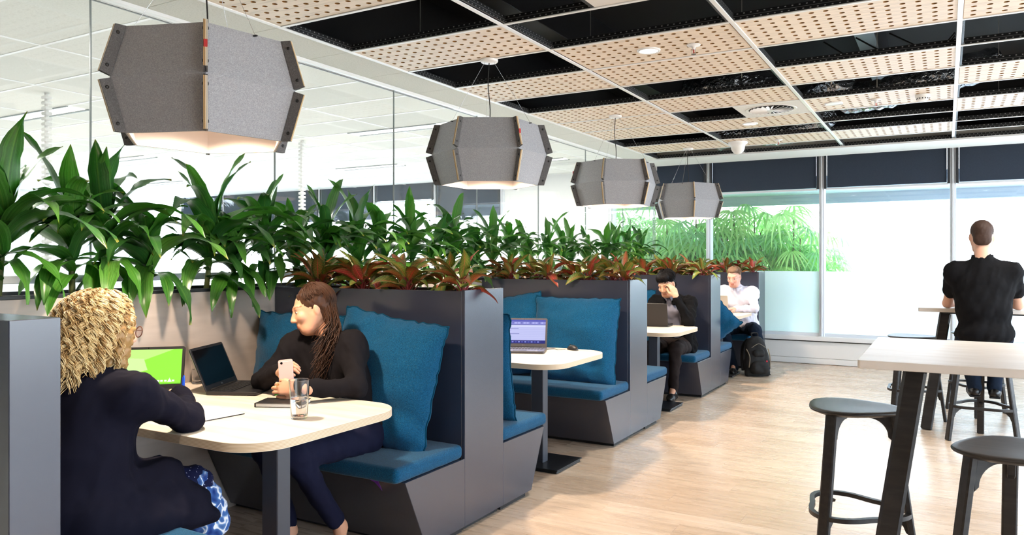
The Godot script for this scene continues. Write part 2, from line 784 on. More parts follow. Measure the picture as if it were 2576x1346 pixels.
	m = mat("cream_felt", c8(244, 232, 224), 0.95, 0.0, 0.2)
	mat("ply_line", c8(206, 168, 112), 0.7)
	mat("cream_line", c8(232, 222, 204), 0.8)
	mat("red_tag", c8(190, 50, 50), 0.7)
	m = mat("bulb", c8(255, 240, 225), 0.5)
	m.emission_enabled = true
	m.emission = Color(1.0, 0.90, 0.82)
	m.emission_energy_multiplier = 6.0
	m = mat("downlight_glow", c8(255, 250, 245), 0.5)
	m.emission_enabled = true
	m.emission = Color(1.0, 0.97, 0.92)
	m.emission_energy_multiplier = 4.0
	m = mat("tube_glow", c8(255, 255, 255), 0.5)
	m.emission_enabled = true
	m.emission = Color(1.0, 1.0, 0.98)
	m.emission_energy_multiplier = 1.6
	# glass
	m = mat("pane", Color(0.93, 0.97, 0.96, 0.04), 0.02)
	m.transparency = BaseMaterial3D.TRANSPARENCY_ALPHA
	m = mat("frosted_film", c8(224, 236, 238), 0.7, 0.0, 0.3)
	m.backlight_enabled = true
	m.backlight = Color(0.98, 1.0, 1.0)
	m = mat("joint", c8(120, 128, 128), 0.4)
	m = mat("blind", Color.WHITE, 0.9, 0.0, 0.2)
	m.albedo_texture = weave_image(128, c8(46, 54, 66), c8(66, 74, 88), c8(88, 96, 108), 18)
	triplanar(m, Vector3(6, 6, 6))
	mat("blind_black", c8(34, 37, 44), 0.6)
	m = mat("drinking_glass", Color(1, 1, 1, 0.0), 0.0)
	m.refraction_enabled = true
	m.refraction_scale = 0.05
	m = mat("water", Color(1, 1, 1, 0.0), 0.0)
	m.refraction_enabled = true
	m.refraction_scale = 0.033
	# outside
	mat("pale_concrete", c8(206, 204, 200), 0.9)
	mat("soffit", c8(150, 164, 178), 0.7)
	for k in 3:
		m = mat("palm_leaf_%d" % k, [c8(136, 184, 108), c8(172, 210, 132), c8(116, 170, 130)][k], 0.35)
		m.backlight_enabled = true
		m.backlight = Color(0.75, 0.95, 0.6)
	mat("palm_stem", c8(96, 92, 52), 0.8)
	# plants
	for k in 4:
		m = mat("corn_leaf_%d" % k, Color.WHITE, 0.30, 0.0, 0.6)
		m.albedo_texture = leaf_stripes(k)
		m.backlight_enabled = true
		m.backlight = Color(0.34, 0.60, 0.16)
	mat("cane", c8(82, 92, 46), 0.7)
	for k in 5:
		m = mat("aglaonema_%d" % k, Color.WHITE, 0.35, 0.0, 0.5)
		m.albedo_texture = aglaonema_print(k)
		m.backlight_enabled = true
		m.backlight = Color(0.30, 0.22, 0.10)
	mat("aglaonema_stem", c8(150, 60, 62), 0.6)
	# electronics
	mat("laptop_black", c8(26, 26, 29), 0.42)
	mat("laptop_grey", c8(58, 56, 60), 0.45)
	mat("laptop_silver", c8(196, 188, 176), 0.4, 0.3)
	mat("key", c8(14, 14, 16), 0.55)
	mat("key_grey", c8(34, 33, 38), 0.55)
	mat("key_silver", c8(225, 224, 222), 0.6)
	mat("dark_screen", c8(5, 5, 7), 0.12)
	mat("print_white", c8(228, 228, 226), 0.6)
	mat("print_blue", c8(40, 80, 170), 0.5)
	mat("rubber", c8(18, 18, 19), 0.7)
	mat("paper", c8(240, 238, 232), 0.8)
	mat("notebook_black", c8(20, 20, 22), 0.55)
	mat("pen_green", c8(40, 170, 30), 0.25)
	mat("pen_blue", c8(16, 70, 190), 0.25)
	mat("phone_pink", c8(226, 176, 170), 0.3)
	mat("lens_black", c8(12, 12, 14), 0.1)
	mat("gold", c8(206, 170, 80), 0.25, 1.0)
	screen("green_screen", green_screen_print(), 1.15)
	screen("sheet_screen", sheet_screen_print(), 0.95)
	# people
	for p in [["skin_fair", c8(226, 178, 154)], ["skin_warm", c8(214, 160, 130)], ["skin_tan", c8(214, 166, 138)], ["skin_pink", c8(228, 172, 152)]]:
		m = mat(p[0], p[1], 0.5, 0.0, 0.4)
		m.vertex_color_use_as_albedo = true
		m.subsurf_scatter_enabled = true
		m.subsurf_scatter_strength = 0.08
	mat("eye_white", c8(235, 232, 228), 0.2)
	mat("iris", c8(52, 40, 32), 0.15)
	mat("navy_wool", c8(16, 16, 30), 0.9, 0.0, 0.25)
	mat("black_knit", c8(24, 22, 25), 0.9, 0.0, 0.25)
	mat("navy_cotton", c8(23, 25, 46), 0.9, 0.0, 0.25)
	mat("black_fleece", c8(18, 18, 20), 0.95, 0.0, 0.2)
	mat("grey_shirt", c8(140, 140, 156), 0.85, 0.0, 0.25)
	mat("brown_trousers", c8(40, 34, 34), 0.85, 0.0, 0.25)
	mat("white_shirt", c8(222, 220, 234), 0.85, 0.0, 0.25)
	mat("dark_jeans", c8(26, 36, 52), 0.9, 0.0, 0.25)
	mat("black_shirt", c8(20, 20, 23), 0.85, 0.0, 0.25)
	mat("black_leather", c8(16, 16, 18), 0.3)
	mat("hair_black", c8(14, 12, 13), 0.6, 0.0, 0.25)
	mat("hair_brown", c8(66, 42, 28), 0.5, 0.0, 0.35)
	mat("hair_short_brown", c8(58, 36, 26), 0.7)
	mat("hair_sandy", c8(120, 92, 70), 0.7)
	for k in 3:
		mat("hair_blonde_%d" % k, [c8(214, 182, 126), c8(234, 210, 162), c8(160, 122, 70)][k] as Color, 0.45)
	m = mat("dress_print", Color.WHITE, 0.85, 0.0, 0.25)
	m.albedo_texture = ntex(97, 0.02, 2, [[0.0, c8(24, 46, 110)], [0.42, c8(70, 110, 170)], [0.5, c8(236, 238, 244)], [0.58, c8(230, 234, 242)], [0.66, c8(90, 130, 184)], [1.0, c8(24, 40, 96)]])
	triplanar(m, Vector3(3, 3, 3))
	m = mat("dotted_navy", Color.WHITE, 0.85, 0.0, 0.25)
	im = Image.create(32, 32, false, Image.FORMAT_RGB8)
	im.fill(c8(20, 24, 56))
	for o in [Vector2i(6, 6), Vector2i(22, 22)]:
		im.fill_rect(Rect2i(o, Vector2i(3, 3)), c8(200, 206, 224))
	m.albedo_texture = ImageTexture.create_from_image(im)
	triplanar(m, Vector3(28, 28, 28))
	mat("glasses_frame", c8(96, 58, 40), 0.3)
	mat("pack_fabric", c8(18, 18, 20), 0.8)
	mat("pack_trim", c8(120, 110, 96), 0.6)
	mat("pack_red", c8(200, 20, 50), 0.5)
	mat("purple_ribbon", c8(104, 40, 140), 0.6)


func screen(key: String, tex: Texture2D, energy: float) -> void:
	var m := mat(key, Color.BLACK, 0.2)
	m.emission_enabled = true
	m.emission = Color.WHITE
	m.emission_operator = BaseMaterial3D.EMISSION_OP_MULTIPLY
	m.emission_texture = tex
	m.emission_energy_multiplier = energy


# lengthwise veins of a corn plant leaf, darker rim, yellow scar at the tip
func leaf_stripes(k: int) -> ImageTexture:
	var r := RandomNumberGenerator.new()
	r.seed = 300 + k
	var im := Image.create(48, 96, false, Image.FORMAT_RGB8)
	var base := [c8(48, 104, 30), c8(62, 122, 36), c8(40, 88, 34), c8(74, 128, 44)][k] as Color
	var tone := []
	for x in 48:
		tone.append(r.randf_range(-0.12, 0.12))
	for y in 96:
		for x in 48:
			var t: float = tone[x] + r.randf_range(-0.03, 0.03)
			var c := base.lightened(t) if t > 0 else base.darkened(-t * 1.6)
			if absi(x - 24) < 2:
				c = c.lerp(c8(126, 150, 62), 0.35)
			if y > 90 and k != 1:
				c = c.lerp(c8(170, 140, 50), (y - 90) / 7.0)
			im.set_pixel(x, y, c)
	return ImageTexture.create_from_image(im)


# red midrib and side veins over mottled green or rust
func aglaonema_print(k: int) -> ImageTexture:
	var f := FastNoiseLite.new()
	f.seed = 70 + k
	f.frequency = 0.16
	var im := Image.create(64, 128, false, Image.FORMAT_RGB8)
	var field := [c8(112, 130, 46), c8(156, 92, 46), c8(176, 58, 50), c8(140, 160, 64), c8(120, 106, 44)][k] as Color
	var rib := [c8(224, 120, 92), c8(226, 80, 74), c8(238, 84, 88), c8(228, 160, 100), c8(210, 90, 70)][k] as Color
	var rim := [c8(54, 92, 34), c8(84, 92, 38), c8(104, 78, 36), c8(64, 114, 44), c8(56, 80, 34)][k] as Color
	for y in 128:
		for x in 64:
			var u := absf(x - 31.5) / 32.0
			var vein := absf(fposmod(y / 128.0 * 9.0 + u * 2.2, 1.0) - 0.5) * 2.0
			var nn := f.get_noise_2d(x, y)
			var c := field.lerp(rim, clampf((u - 0.45) * 2.0 + nn, 0.0, 1.0))
			if nn > 0.24:
				c = c.lerp(c8(190, 190, 108), 0.6)
			if vein > 0.82 and u < 0.8:
				c = c.lerp(rib, 0.6)
			if u < 0.07:
				c = rib
			im.set_pixel(x, y, c)
	return ImageTexture.create_from_image(im)


func fill_poly(im: Image, poly: PackedVector2Array, c: Color) -> void:
	for y in im.get_height():
		for x in im.get_width():
			if Geometry2D.is_point_in_polygon(Vector2(x, y), poly):
				im.set_pixel(x, y, c)


func green_screen_print() -> ImageTexture:
	var im := Image.create(160, 100, false, Image.FORMAT_RGB8)
	im.fill(c8(150, 240, 70))
	fill_poly(im, PackedVector2Array([Vector2(0, 0), Vector2(140, 0), Vector2(60, 34), Vector2(0, 50)]), c8(190, 250, 130))
	fill_poly(im, PackedVector2Array([Vector2(0, 20), Vector2(70, 26), Vector2(80, 58), Vector2(0, 80)]), c8(206, 252, 160))
	for x in [104, 112, 121, 130, 139]:
		im.fill_rect(Rect2i(x, 88, 6, 5), c8(240, 255, 235))
	fill_poly(im, PackedVector2Array([Vector2(128, 93), Vector2(133, 82), Vector2(138, 93)]), c8(245, 255, 240))
	im.fill_rect(Rect2i(0, 97, 160, 3), c8(110, 200, 50))
	return ImageTexture.create_from_image(im)


func sheet_screen_print() -> ImageTexture:
	var im := Image.create(192, 108, false, Image.FORMAT_RGB8)
	im.fill(c8(196, 200, 246))
	im.fill_rect(Rect2i(0, 0, 192, 9), c8(92, 96, 190))
	im.fill_rect(Rect2i(0, 9, 192, 12), c8(150, 152, 224))
	for k in 14:
		im.fill_rect(Rect2i(4 + k * 13, 11, 8, 7), c8(176, 180, 240) if k % 3 else c8(112, 116, 200))
	im.fill_rect(Rect2i(0, 21, 192, 3), c8(84, 88, 170))
	im.fill_rect(Rect2i(0, 24, 192, 10), c8(214, 218, 252))
	for k in 5:
		im.fill_rect(Rect2i(6, 27 + k * 12, 30 + (k * 37) % 70, 2), c8(110, 116, 190))
	for k in 8:
		im.fill_rect(Rect2i(0, 36 + k * 8, 192, 1), c8(178, 184, 238))
	im.fill_rect(Rect2i(0, 94, 192, 14), c8(46, 50, 128))
	for k in 12:
		im.fill_rect(Rect2i(3 + k * 14, 98, 8, 6), c8(130, 140, 220) if k % 2 else c8(80, 90, 180))
	return ImageTexture.create_from_image(im)


# ---------------------------------------------------------------- room
func slab(parent: Node, mat_key: String, called: String, lo: Vector3, hi: Vector3, bevel := 0.002) -> MeshInstance3D:
	var b := MB.new()
	b.box(hi - lo, Transform3D.IDENTITY, bevel)
	return part(b, M[mat_key], called, parent, Transform3D(Basis.IDENTITY, (lo + hi) * 0.5))


func build_room() -> void:
	# floor: slab with planks laid across the aisle
	var fl := structure("floor")
	slab(fl, "floor_base", "slab", Vector3(-3.93, -0.2, -11.6), Vector3(4.7, -0.0035, 3.6))
	slab(fl, "plank_0", "edge_flooring", Vector3(1.62, -0.0035, -11.35), Vector3(4.6, 0.0, 3.5), 0.0)
	slab(fl, "plank_0", "edge_flooring", Vector3(-3.9, -0.0035, -1.55), Vector3(1.6, 0.0, 3.5), 0.0)
	var widths := 0.18
	var meshes := {}
	var row := 0
	var z := -1.56
	while z - widths > WIN_Z:
		var x := -3.7 - fposmod(row * 0.47, 1.22)
		while x < 1.6:
			var x0 := maxf(x, -3.7)
			var x1 := minf(x + 1.22, 1.6)
			if x1 - x0 > 0.05:
				var key := snappedf(x1 - x0, 0.01)
				if not meshes.has(key):
					var b := MB.new()
					b.box(Vector3(key - 0.0004, 0.0035, widths - 0.0006), Transform3D.IDENTITY, 0.0004)
					meshes[key] = b.mesh()
				inst(meshes[key], M["plank_%d" % rng.randi_range(0, 5)], "plank", fl, at((x0 + x1) * 0.5, -0.00175, z - widths * 0.5))
			x += 1.22
		z -= widths
		row += 1
	# wall behind the camera and short walls above and below the glazing
	var wb := structure("wall_back")
	slab(wb, "grey_wall", "panel", Vector3(-16.2, 0, 3.5), Vector3(4.8, 3.7, 3.7))
	# far window wall
	var ww := structure("wall_far")
	for s in [[0.0, 0.078, 0.03], [0.082, 0.31, 0.03], [0.33, 0.39, 0.10]]:
		slab(ww, "white_metal" if s[0] > 0.3 else "wall_white", "sill" if s[0] > 0.3 else "sill_panel", Vector3(-3.95, s[0], WIN_Z - 0.1), Vector3(4.65, s[1], WIN_Z + s[2]), 0.004)
	slab(ww, "black_metal", "shadow_gap", Vector3(-3.95, 0.0, WIN_Z - 0.1), Vector3(4.65, 0.34, WIN_Z + 0.012), 0.0)
	slab(ww, "wall_white", "lintel", Vector3(-4.4, 3.02, WIN_Z - 0.25), Vector3(4.8, 3.75, WIN_Z - 0.02))
	slab(ww, "wall_white", "upstand", Vector3(-16.2, -0.2, WIN_Z - 0.25), Vector3(4.8, 0.37, WIN_Z - 0.1))
	var xs := [-4.65, -3.09, -1.505, 0.077, 1.66, 3.24, 4.65]
	for i in xs.size() - 1:
		window_bay("window_%d" % (i + 1), Transform3D(Basis.IDENTITY, Vector3(xs[i], 0, WIN_Z)), xs[i + 1] - xs[i])
		if i >= 0:
			var names_ := ["by the glass partition", "above the palms", "above the white middle window", "above the man in black shirt", "of the corner window", "of the last far window"]
			roller_blind(Transform3D(Basis.IDENTITY, Vector3(xs[i], 0, WIN_Z)), xs[i + 1] - xs[i], 2.945, 2.44, "dark grey roller blind " + names_[i] + ", half rolled up", "blinds along the far windows")
	# right side wall: the same glazing
	var wr := structure("wall_right")
	slab(wr, "wall_white", "sill_panel", Vector3(4.6, -0.2, WIN_Z), Vector3(4.8, 0.39, 3.6))
	slab(wr, "wall_white", "lintel", Vector3(4.6, 2.75, WIN_Z), Vector3(4.8, 3.75, 3.6))
	slab(wr, "wall_white", "panel", Vector3(4.6, 0.39, WIN_Z + 0.1 + 7 * 1.62), Vector3(4.8, 2.75, 3.6))
	for i in 7:
		var b2 := Transform3D(Basis(Vector3.UP, -PI / 2), Vector3(4.65, 0, WIN_Z + 0.1 + i * 1.62))
		window_bay("window_%d" % (i + 7), b2, 1.62, false)


# local x along the bay, y up, z towards the room
func window_bay(called: String, xf: Transform3D, w: float, film := true) -> void:
	var o := structure(called)
	o.transform = xf
	var b := MB.new()
	b.box(Vector3(0.07, 2.65, 0.14), at(0, 1.70, -0.05), 0.004)
	b.box(Vector3(0.022, 2.65, 0.02), at(0.0, 1.70, 0.03), 0.003)
	part(b, M["aluminium"], "mullion", o)
	b = MB.new()
	b.box(Vector3(w - 0.07, 0.045, 0.1), at(w * 0.5, 0.41, -0.06), 0.003)
	b.box(Vector3(w - 0.07, 0.06, 0.1), at(w * 0.5, 2.99, -0.06), 0.003)
	part(b, M["aluminium"], "transom", o)
	b = MB.new()
	b.box(Vector3(w - 0.07, 2.56, 0.012), at(w * 0.5, 1.70, -0.06), 0.0)
	part(b, M["pane"], "pane", o)
	if film:
		b = MB.new()
		b.box(Vector3(w - 0.075, 0.86, 0.0015), at(w * 0.5, 0.865, -0.05), 0.0)
		part(b, M["frosted_film"], "frosted_film", o)


func roller_blind(xf: Transform3D, w: float, top: float, bottom: float, label: String, group: String) -> void:
	var o := thing("roller_blind", label, "blind", Vector3.ZERO, 0.0, group)
	o.transform = xf
	var b := MB.new()
	b.tube(PackedVector3Array([Vector3(0.05, top, 0.04), Vector3(w - 0.05, top, 0.04)]), [0.032], 14)
	part(b, M["blind_black"], "roller", o)
	b = MB.new()
	b.box(Vector3(w - 0.14, top - bottom - 0.02, 0.002), at(w * 0.5, (top + bottom) * 0.5 + 0.01, 0.03), 0.0)
	part(b, M["blind"], "fabric", o)
	b = MB.new()
	b.box(Vector3(0.03, top - bottom + 0.05, 0.05), Transform3D.IDENTITY, 0.003)
	var side_mesh := b.mesh()
	for x in [0.05, w - 0.05]:
		inst(side_mesh, M["blind_black"], "side_channel", o, at(x, (top + bottom) * 0.5 + 0.03, 0.035))
	b = MB.new()
	b.box(Vector3(w - 0.10, 0.028, 0.022), at(w * 0.5, bottom, 0.03), 0.004)
	part(b, M["aluminium"], "bottom_rail", o)


# ---------------------------------------------------------------- ceiling
func perforated_panel(wood: Material, w: float, l: float) -> ArrayMesh:
	var face := MB.new()
	var core := MB.new()
	var back := MB.new()
	var nx := 15
	var nz := 7
	var sx := 0.0765
	var sz := 0.082
	var r := 0.0150
	var t := 0.016
	var x0 := -sx * nx * 0.5
	var z0 := -sz * nz * 0.5
	var q := func(ax: float, az: float, bx: float, bz: float) -> void:
		face.quad(Vector3(ax, 0, az), Vector3(bx, 0, az), Vector3(bx, 0, bz), Vector3(ax, 0, bz))
	q.call(-w / 2, -l / 2, w / 2, z0)
	q.call(-w / 2, -z0, w / 2, l / 2)
	q.call(-w / 2, z0, x0, -z0)
	q.call(-x0, z0, w / 2, -z0)
	for i in nx:
		for j in nz:
			var c := Vector3(x0 + sx * (i + 0.5), 0, z0 + sz * (j + 0.5))
			var m := 12
			for s in m:
				var a0 := TAU * s / m + PI / 4
				var a1 := TAU * (s + 1) / m + PI / 4
				var d0 := Vector3(cos(a0), 0, sin(a0))
				var d1 := Vector3(cos(a1), 0, sin(a1))
				var e0 := _square(d0, sx * 0.5, sz * 0.5)
				var e1 := _square(d1, sx * 0.5, sz * 0.5)
				face.quad(c + e0, c + e1, c + d1 * r, c + d0 * r)
				core.quad(c + d0 * r, c + d1 * r, c + d1 * r + Vector3(0, t, 0), c + d0 * r + Vector3(0, t, 0))
	back.box(Vector3(w, 0.003, l), at(0, t + 0.0015, 0), 0.0)
	var rim := MB.new()
	for s in [-1, 1]:
		rim.box(Vector3(0.002, t, l), at(s * (w / 2 - 0.001), t / 2, 0), 0.0)
		rim.box(Vector3(w, t, 0.002), at(0, t / 2, s * (l / 2 - 0.001)), 0.0)
	var m := ArrayMesh.new()
	var k := 0
	for p in [[face, wood], [core, M["board_core"]], [back, M["acoustic_felt"]], [rim, M["board_core"]]]:
		var one: ArrayMesh = p[0].mesh()
		m.add_surface_from_arrays(Mesh.PRIMITIVE_TRIANGLES, one.surface_get_arrays(0))
		m.surface_set_material(k, p[1])
		k += 1
	return m


func _square(d: Vector3, hx: float, hz: float) -> Vector3:
	# corner of the cell for the diagonals, else its edge; keeps the twelve rays in order
	var k := minf(hx / maxf(absf(d.x), 1e-6), hz / maxf(absf(d.z), 1e-6))
	if absf(absf(d.x) - absf(d.z)) < 0.01:
		return Vector3(signf(d.x) * hx, 0, signf(d.z) * hz)
	return d * k


func row_z(k: int) -> float:
	return ROW_Z0 - ROW_STEP * k


func build_ceiling() -> void:
	var ce := structure("ceiling")
	# rows: index -1 is z -3.295..-3.92, 0 is -3.92..-4.545, ...  W wood, O open, P half open half plain, V half open half vent
	var plan := {
		1: {-2: "W", -1: "O", 0: "W", 1: "O", 2: "W", 3: "O", 4: "W", 5: "W", 6: "W", 7: "O", 8: "W", 9: "O"},
		2: {-2: "O", -1: "P", 0: "O", 1: "W", 2: "W", 3: "O", 4: "W", 5: "V", 6: "W", 7: "O", 8: "W", 9: "O"},
		3: {-2: "W", -1: "W", 0: "O", 1: "W", 2: "O", 3: "W", 4: "O", 5: "W", 6: "O", 7: "O", 8: "W", 9: "O"},
		4: {-2: "O", -1: "W", 0: "O", 1: "W", 2: "O", 3: "O", 4: "W", 5: "O", 6: "W", 7: "O", 8: "O", 9: "O"},
		5: {-2: "W", -1: "O", 0: "W", 1: "W", 2: "O", 3: "W", 4: "O", 5: "W", 6: "O", 7: "W", 8: "W", 9: "O"},
		6: {-2: "O", -1: "W", 0: "W", 1: "O", 2: "W", 3: "W", 4: "O", 5: "W", 6: "W", 7: "O", 8: "W", 9: "O"},
		7: {-2: "W", -1: "W", 0: "W", 1: "W", 2: "W", 3: "W", 4: "W", 5: "W", 6: "W", 7: "W", 8: "W", 9: "O"},
	}
	var pm := []
	for k in 3:
		pm.append(perforated_panel(M["ceiling_wood_%d" % k], 1.168, 0.598))
	var wide := MB.new()
	wide.box(Vector3(0.885, 0.016, 0.598), Transform3D.IDENTITY, 0.001)
	var dots := mat("dotted_strip", Color.WHITE, 0.45, 0.3)
	var im := Image.create(32, 32, false, Image.FORMAT_RGB8)
	im.fill(c8(16, 16, 18))
	for p in [Vector2i(3, 8), Vector2i(19, 20)]:
		im.fill_rect(Rect2i(p, Vector2i(8, 5)), c8(150, 150, 150))
	im.fill_rect(Rect2i(0, 0, 32, 2), c8(120, 120, 120))
	dots.albedo_texture = ImageTexture.create_from_image(im)
	triplanar(dots, Vector3(26, 24, 26))
	var upx := MB.new()
	upx.box(Vector3(1.168, 0.042, 0.012), Transform3D.IDENTITY, 0.001)
	var upm := upx.mesh()
	var upz := MB.new()
	upz.box(Vector3(0.012, 0.042, ROW_STEP - 0.03), Transform3D.IDENTITY, 0.001)
	var upzm := upz.mesh()
	var barx := MB.new()
	barx.box(Vector3(1.175, 0.006, 0.024), Transform3D.IDENTITY, 0.001)
	var barm := barx.mesh()
	var half := MB.new()
	half.box(Vector3(0.585, 0.016, 0.598), Transform3D.IDENTITY, 0.001)
	for c in plan:
		var xc: float = (COL_X[c] + COL_X[c + 1]) * 0.5
		if c == 7:
			xc = 4.24
		for r in plan[c]:
			var zc := (row_z(r) + row_z(r + 1)) * 0.5
			var kind: String = plan[c][r]
			if kind == "W":
				var o := MeshInstance3D.new()
				o.name = "perforated_panel"
				o.mesh = pm[(c * 7 + r * 3 + 14) % 3]
				o.transform = Transform3D(Basis.IDENTITY, Vector3(xc, CEIL + 0.002, zc))
				ce.add_child(o, true)
			elif kind == "P":
				part(half, M["plain_tile"], "plain_panel", ce, at(xc + 0.295, CEIL + 0.01, zc))
				part(half, M["black_metal"], "grid_bar", ce, Transform3D(Basis.from_scale(Vector3(0.04, 2.0, 1.0)), Vector3(xc - 0.01, CEIL + 0.02, zc)))
			# white flange and dark dotted upstands of the grid
			inst(barm, M["white_metal"], "grid_bar", ce, at(xc, CEIL, row_z(r)))
			if kind != "W":
				inst(upm, dots, "upstand_strip", ce, at(xc, CEIL + 0.024, row_z(r + 1) + 0.012))
				inst(upm, M["black_metal"], "upstand_strip", ce, at(xc, CEIL + 0.024, row_z(r) - 0.012))
				inst(upzm, dots, "upstand_strip", ce, at(xc - 0.578, CEIL + 0.024, zc))
				inst(upzm, M["black_metal"], "upstand_strip", ce, at(xc + 0.578, CEIL + 0.024, zc))
	# the first rows above and behind the camera, out of the picture, are all panels
	for c in range(1, 8):
		var xc: float = (COL_X[c] + COL_X[c + 1]) * 0.5 if c < 7 else 4.24
		for r in range(-12, -2):
			var o := MeshInstance3D.new()
			o.name = "perforated_panel"
			o.mesh = pm[(c + r + 40) % 3]
			o.transform = Transform3D(Basis.IDENTITY, Vector3(xc, CEIL + 0.002, (row_z(r) + row_z(r + 1)) * 0.5))
			ce.add_child(o, true)
	# main runners
	for c in range(1, 9):
		slab(ce, "white_metal", "main_runner", Vector3(COL_X[c] - 0.014, CEIL - 0.004, -10.0), Vector3(COL_X[c] + 0.014, CEIL + 0.003, 3.5), 0.001)
	# plain white tiles between the runner and the glass
	var strip := MB.new()
	strip.box(Vector3(0.372, 0.014, ROW_STEP - 0.004), Transform3D.IDENTITY, 0.001)
	var sm := strip.mesh()
	for r in range(-12, 11):
		inst(sm, M["mineral_tile"], "plain_tile", ce, at(-3.70, CEIL + 0.008, (row_z(r) + row_z(r + 1)) * 0.5))
	slab(ce, "white_metal", "glass_track", Vector3(-3.945, CEIL - 0.02, WIN_Z), Vector3(-3.885, CEIL + 0.05, 3.5), 0.003)
	slab(ce, "black_metal", "track_gasket", Vector3(-3.956, CEIL - 0.024, WIN_Z), Vector3(-3.944, CEIL + 0.02, 3.5), 0.001)
	# bulkhead along the windows
	slab(ce, "white_paint", "bulkhead", Vector3(-3.93, CEIL - 0.002, -10.98), Vector3(4.65, CEIL + 0.07, -10.22), 0.004)
	slab(ce, "galvanised", "bulkhead_channel", Vector3(-3.5, CEIL + 0.03, -10.22), Vector3(4.65, CEIL + 0.13, -10.19), 0.004)
	slab(ce, "white_metal", "bulkhead_trim", Vector3(-3.93, CEIL - 0.012, -10.24), Vector3(4.65, CEIL + 0.02, -10.20), 0.003)
	slab(ce, "white_paint", "blind_pocket", Vector3(-4.4, 3.05, WIN_Z - 0.02), Vector3(4.65, 3.1, -10.9), 0.0)
	slab(ce, "white_paint", "blind_pocket", Vector3(-4.4, CEIL + 0.06, -10.98), Vector3(4.65, 3.1, -10.93), 0.0)
	# dark void above
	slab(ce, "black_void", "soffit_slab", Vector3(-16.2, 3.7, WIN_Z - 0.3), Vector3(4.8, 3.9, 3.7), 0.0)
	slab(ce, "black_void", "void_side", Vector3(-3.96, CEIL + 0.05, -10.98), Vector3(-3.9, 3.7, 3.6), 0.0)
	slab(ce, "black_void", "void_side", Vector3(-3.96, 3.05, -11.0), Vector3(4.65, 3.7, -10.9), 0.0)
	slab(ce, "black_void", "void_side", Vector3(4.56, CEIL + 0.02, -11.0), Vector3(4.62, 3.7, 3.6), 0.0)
	for x in [-2.9, -0.6, 1.6]:
		slab(ce, "black_metal", "void_beam", Vector3(x - 0.08, 3.35, -10.9), Vector3(x + 0.08, 3.7, 3.5), 0.004)
	for k in 6:
		var b := MB.new()
		b.tube(PackedVector3Array([Vector3(-3.2 + k * 0.9, CEIL + 0.03, -4.3 - k * 0.9), Vector3(-3.2 + k * 0.9, 3.7, -4.3 - k * 0.9)]), [0.003], 6)
		part(b, M["galvanised"], "hanger_rod", ce)
	# foil ducts in the void
	var paths := [
		[Vector3(-0.9, 3.14, -8.6), Vector3(-0.55, 3.10, -8.35), Vector3(-0.1, 3.16, -8.2), Vector3(0.4, 3.3, -8.4)],
		[Vector3(-2.6, 3.05, -10.0), Vector3(-2.2, 3.06, -9.85), Vector3(-1.7, 3.05, -9.9), Vector3(-1.2, 3.2, -9.7)],
		[Vector3(-2.2, 3.2, -7.6), Vector3(-1.9, 3.12, -7.3), Vector3(-1.6, 3.1, -7.35), Vector3(-1.3, 3.0, -7.42)],
		[Vector3(-1.9, 3.15, -8.9), Vector3(-1.5, 3.1, -8.6), Vector3(-1.2, 3.15, -8.5), Vector3(-0.9, 3.3, -8.2)],
		[Vector3(-1.7, 3.25, -4.6), Vector3(-1.3, 3.2, -4.3), Vector3(-0.9, 3.25, -4.1), Vector3(-0.4, 3.35, -4.0)],
	]
	for k in paths.size():
		var b := MB.new()
		var path := arc_path(paths[k], 12)
		var radii := []
		for i in path.size():
			radii.append((0.15 if k < 4 else 0.11) + 0.008 * sin(i * 1.9) + rng.randf_range(-0.008, 0.008))
		b.tube(path, radii, 18)
		solo(b, M["foil"], "foil_duct", ["crumpled silver duct above the open cells near the smoke detector", "silver duct above the ceiling end by the window bulkhead", "silver duct feeding the round ceiling diffuser", "silver duct in the dark gap beside the dome camera", "silver duct high in the dark gap above the lit downlight"][k], "duct", Transform3D.IDENTITY, "ducts in the ceiling void")
	for k in 3:
		var b := MB.new()
		b.tube(arc_path([Vector3(-0.9 + k * 0.25, 3.3, -6.9), Vector3(-0.5 + k * 0.2, 3.0 + 0.03 * k, -6.75), Vector3(-0.1, 3.02, -6.8), Vector3(0.06, 3.2, -6.95 + 0.1 * k)], 8), [0.007], 6)
		solo(b, M["rubber"], "ceiling_cable", "black cable sagging in the dark ceiling gap above the smoke detector", "cable", Transform3D.IDENTITY, "cables in the ceiling void")
	ceiling_fittings()


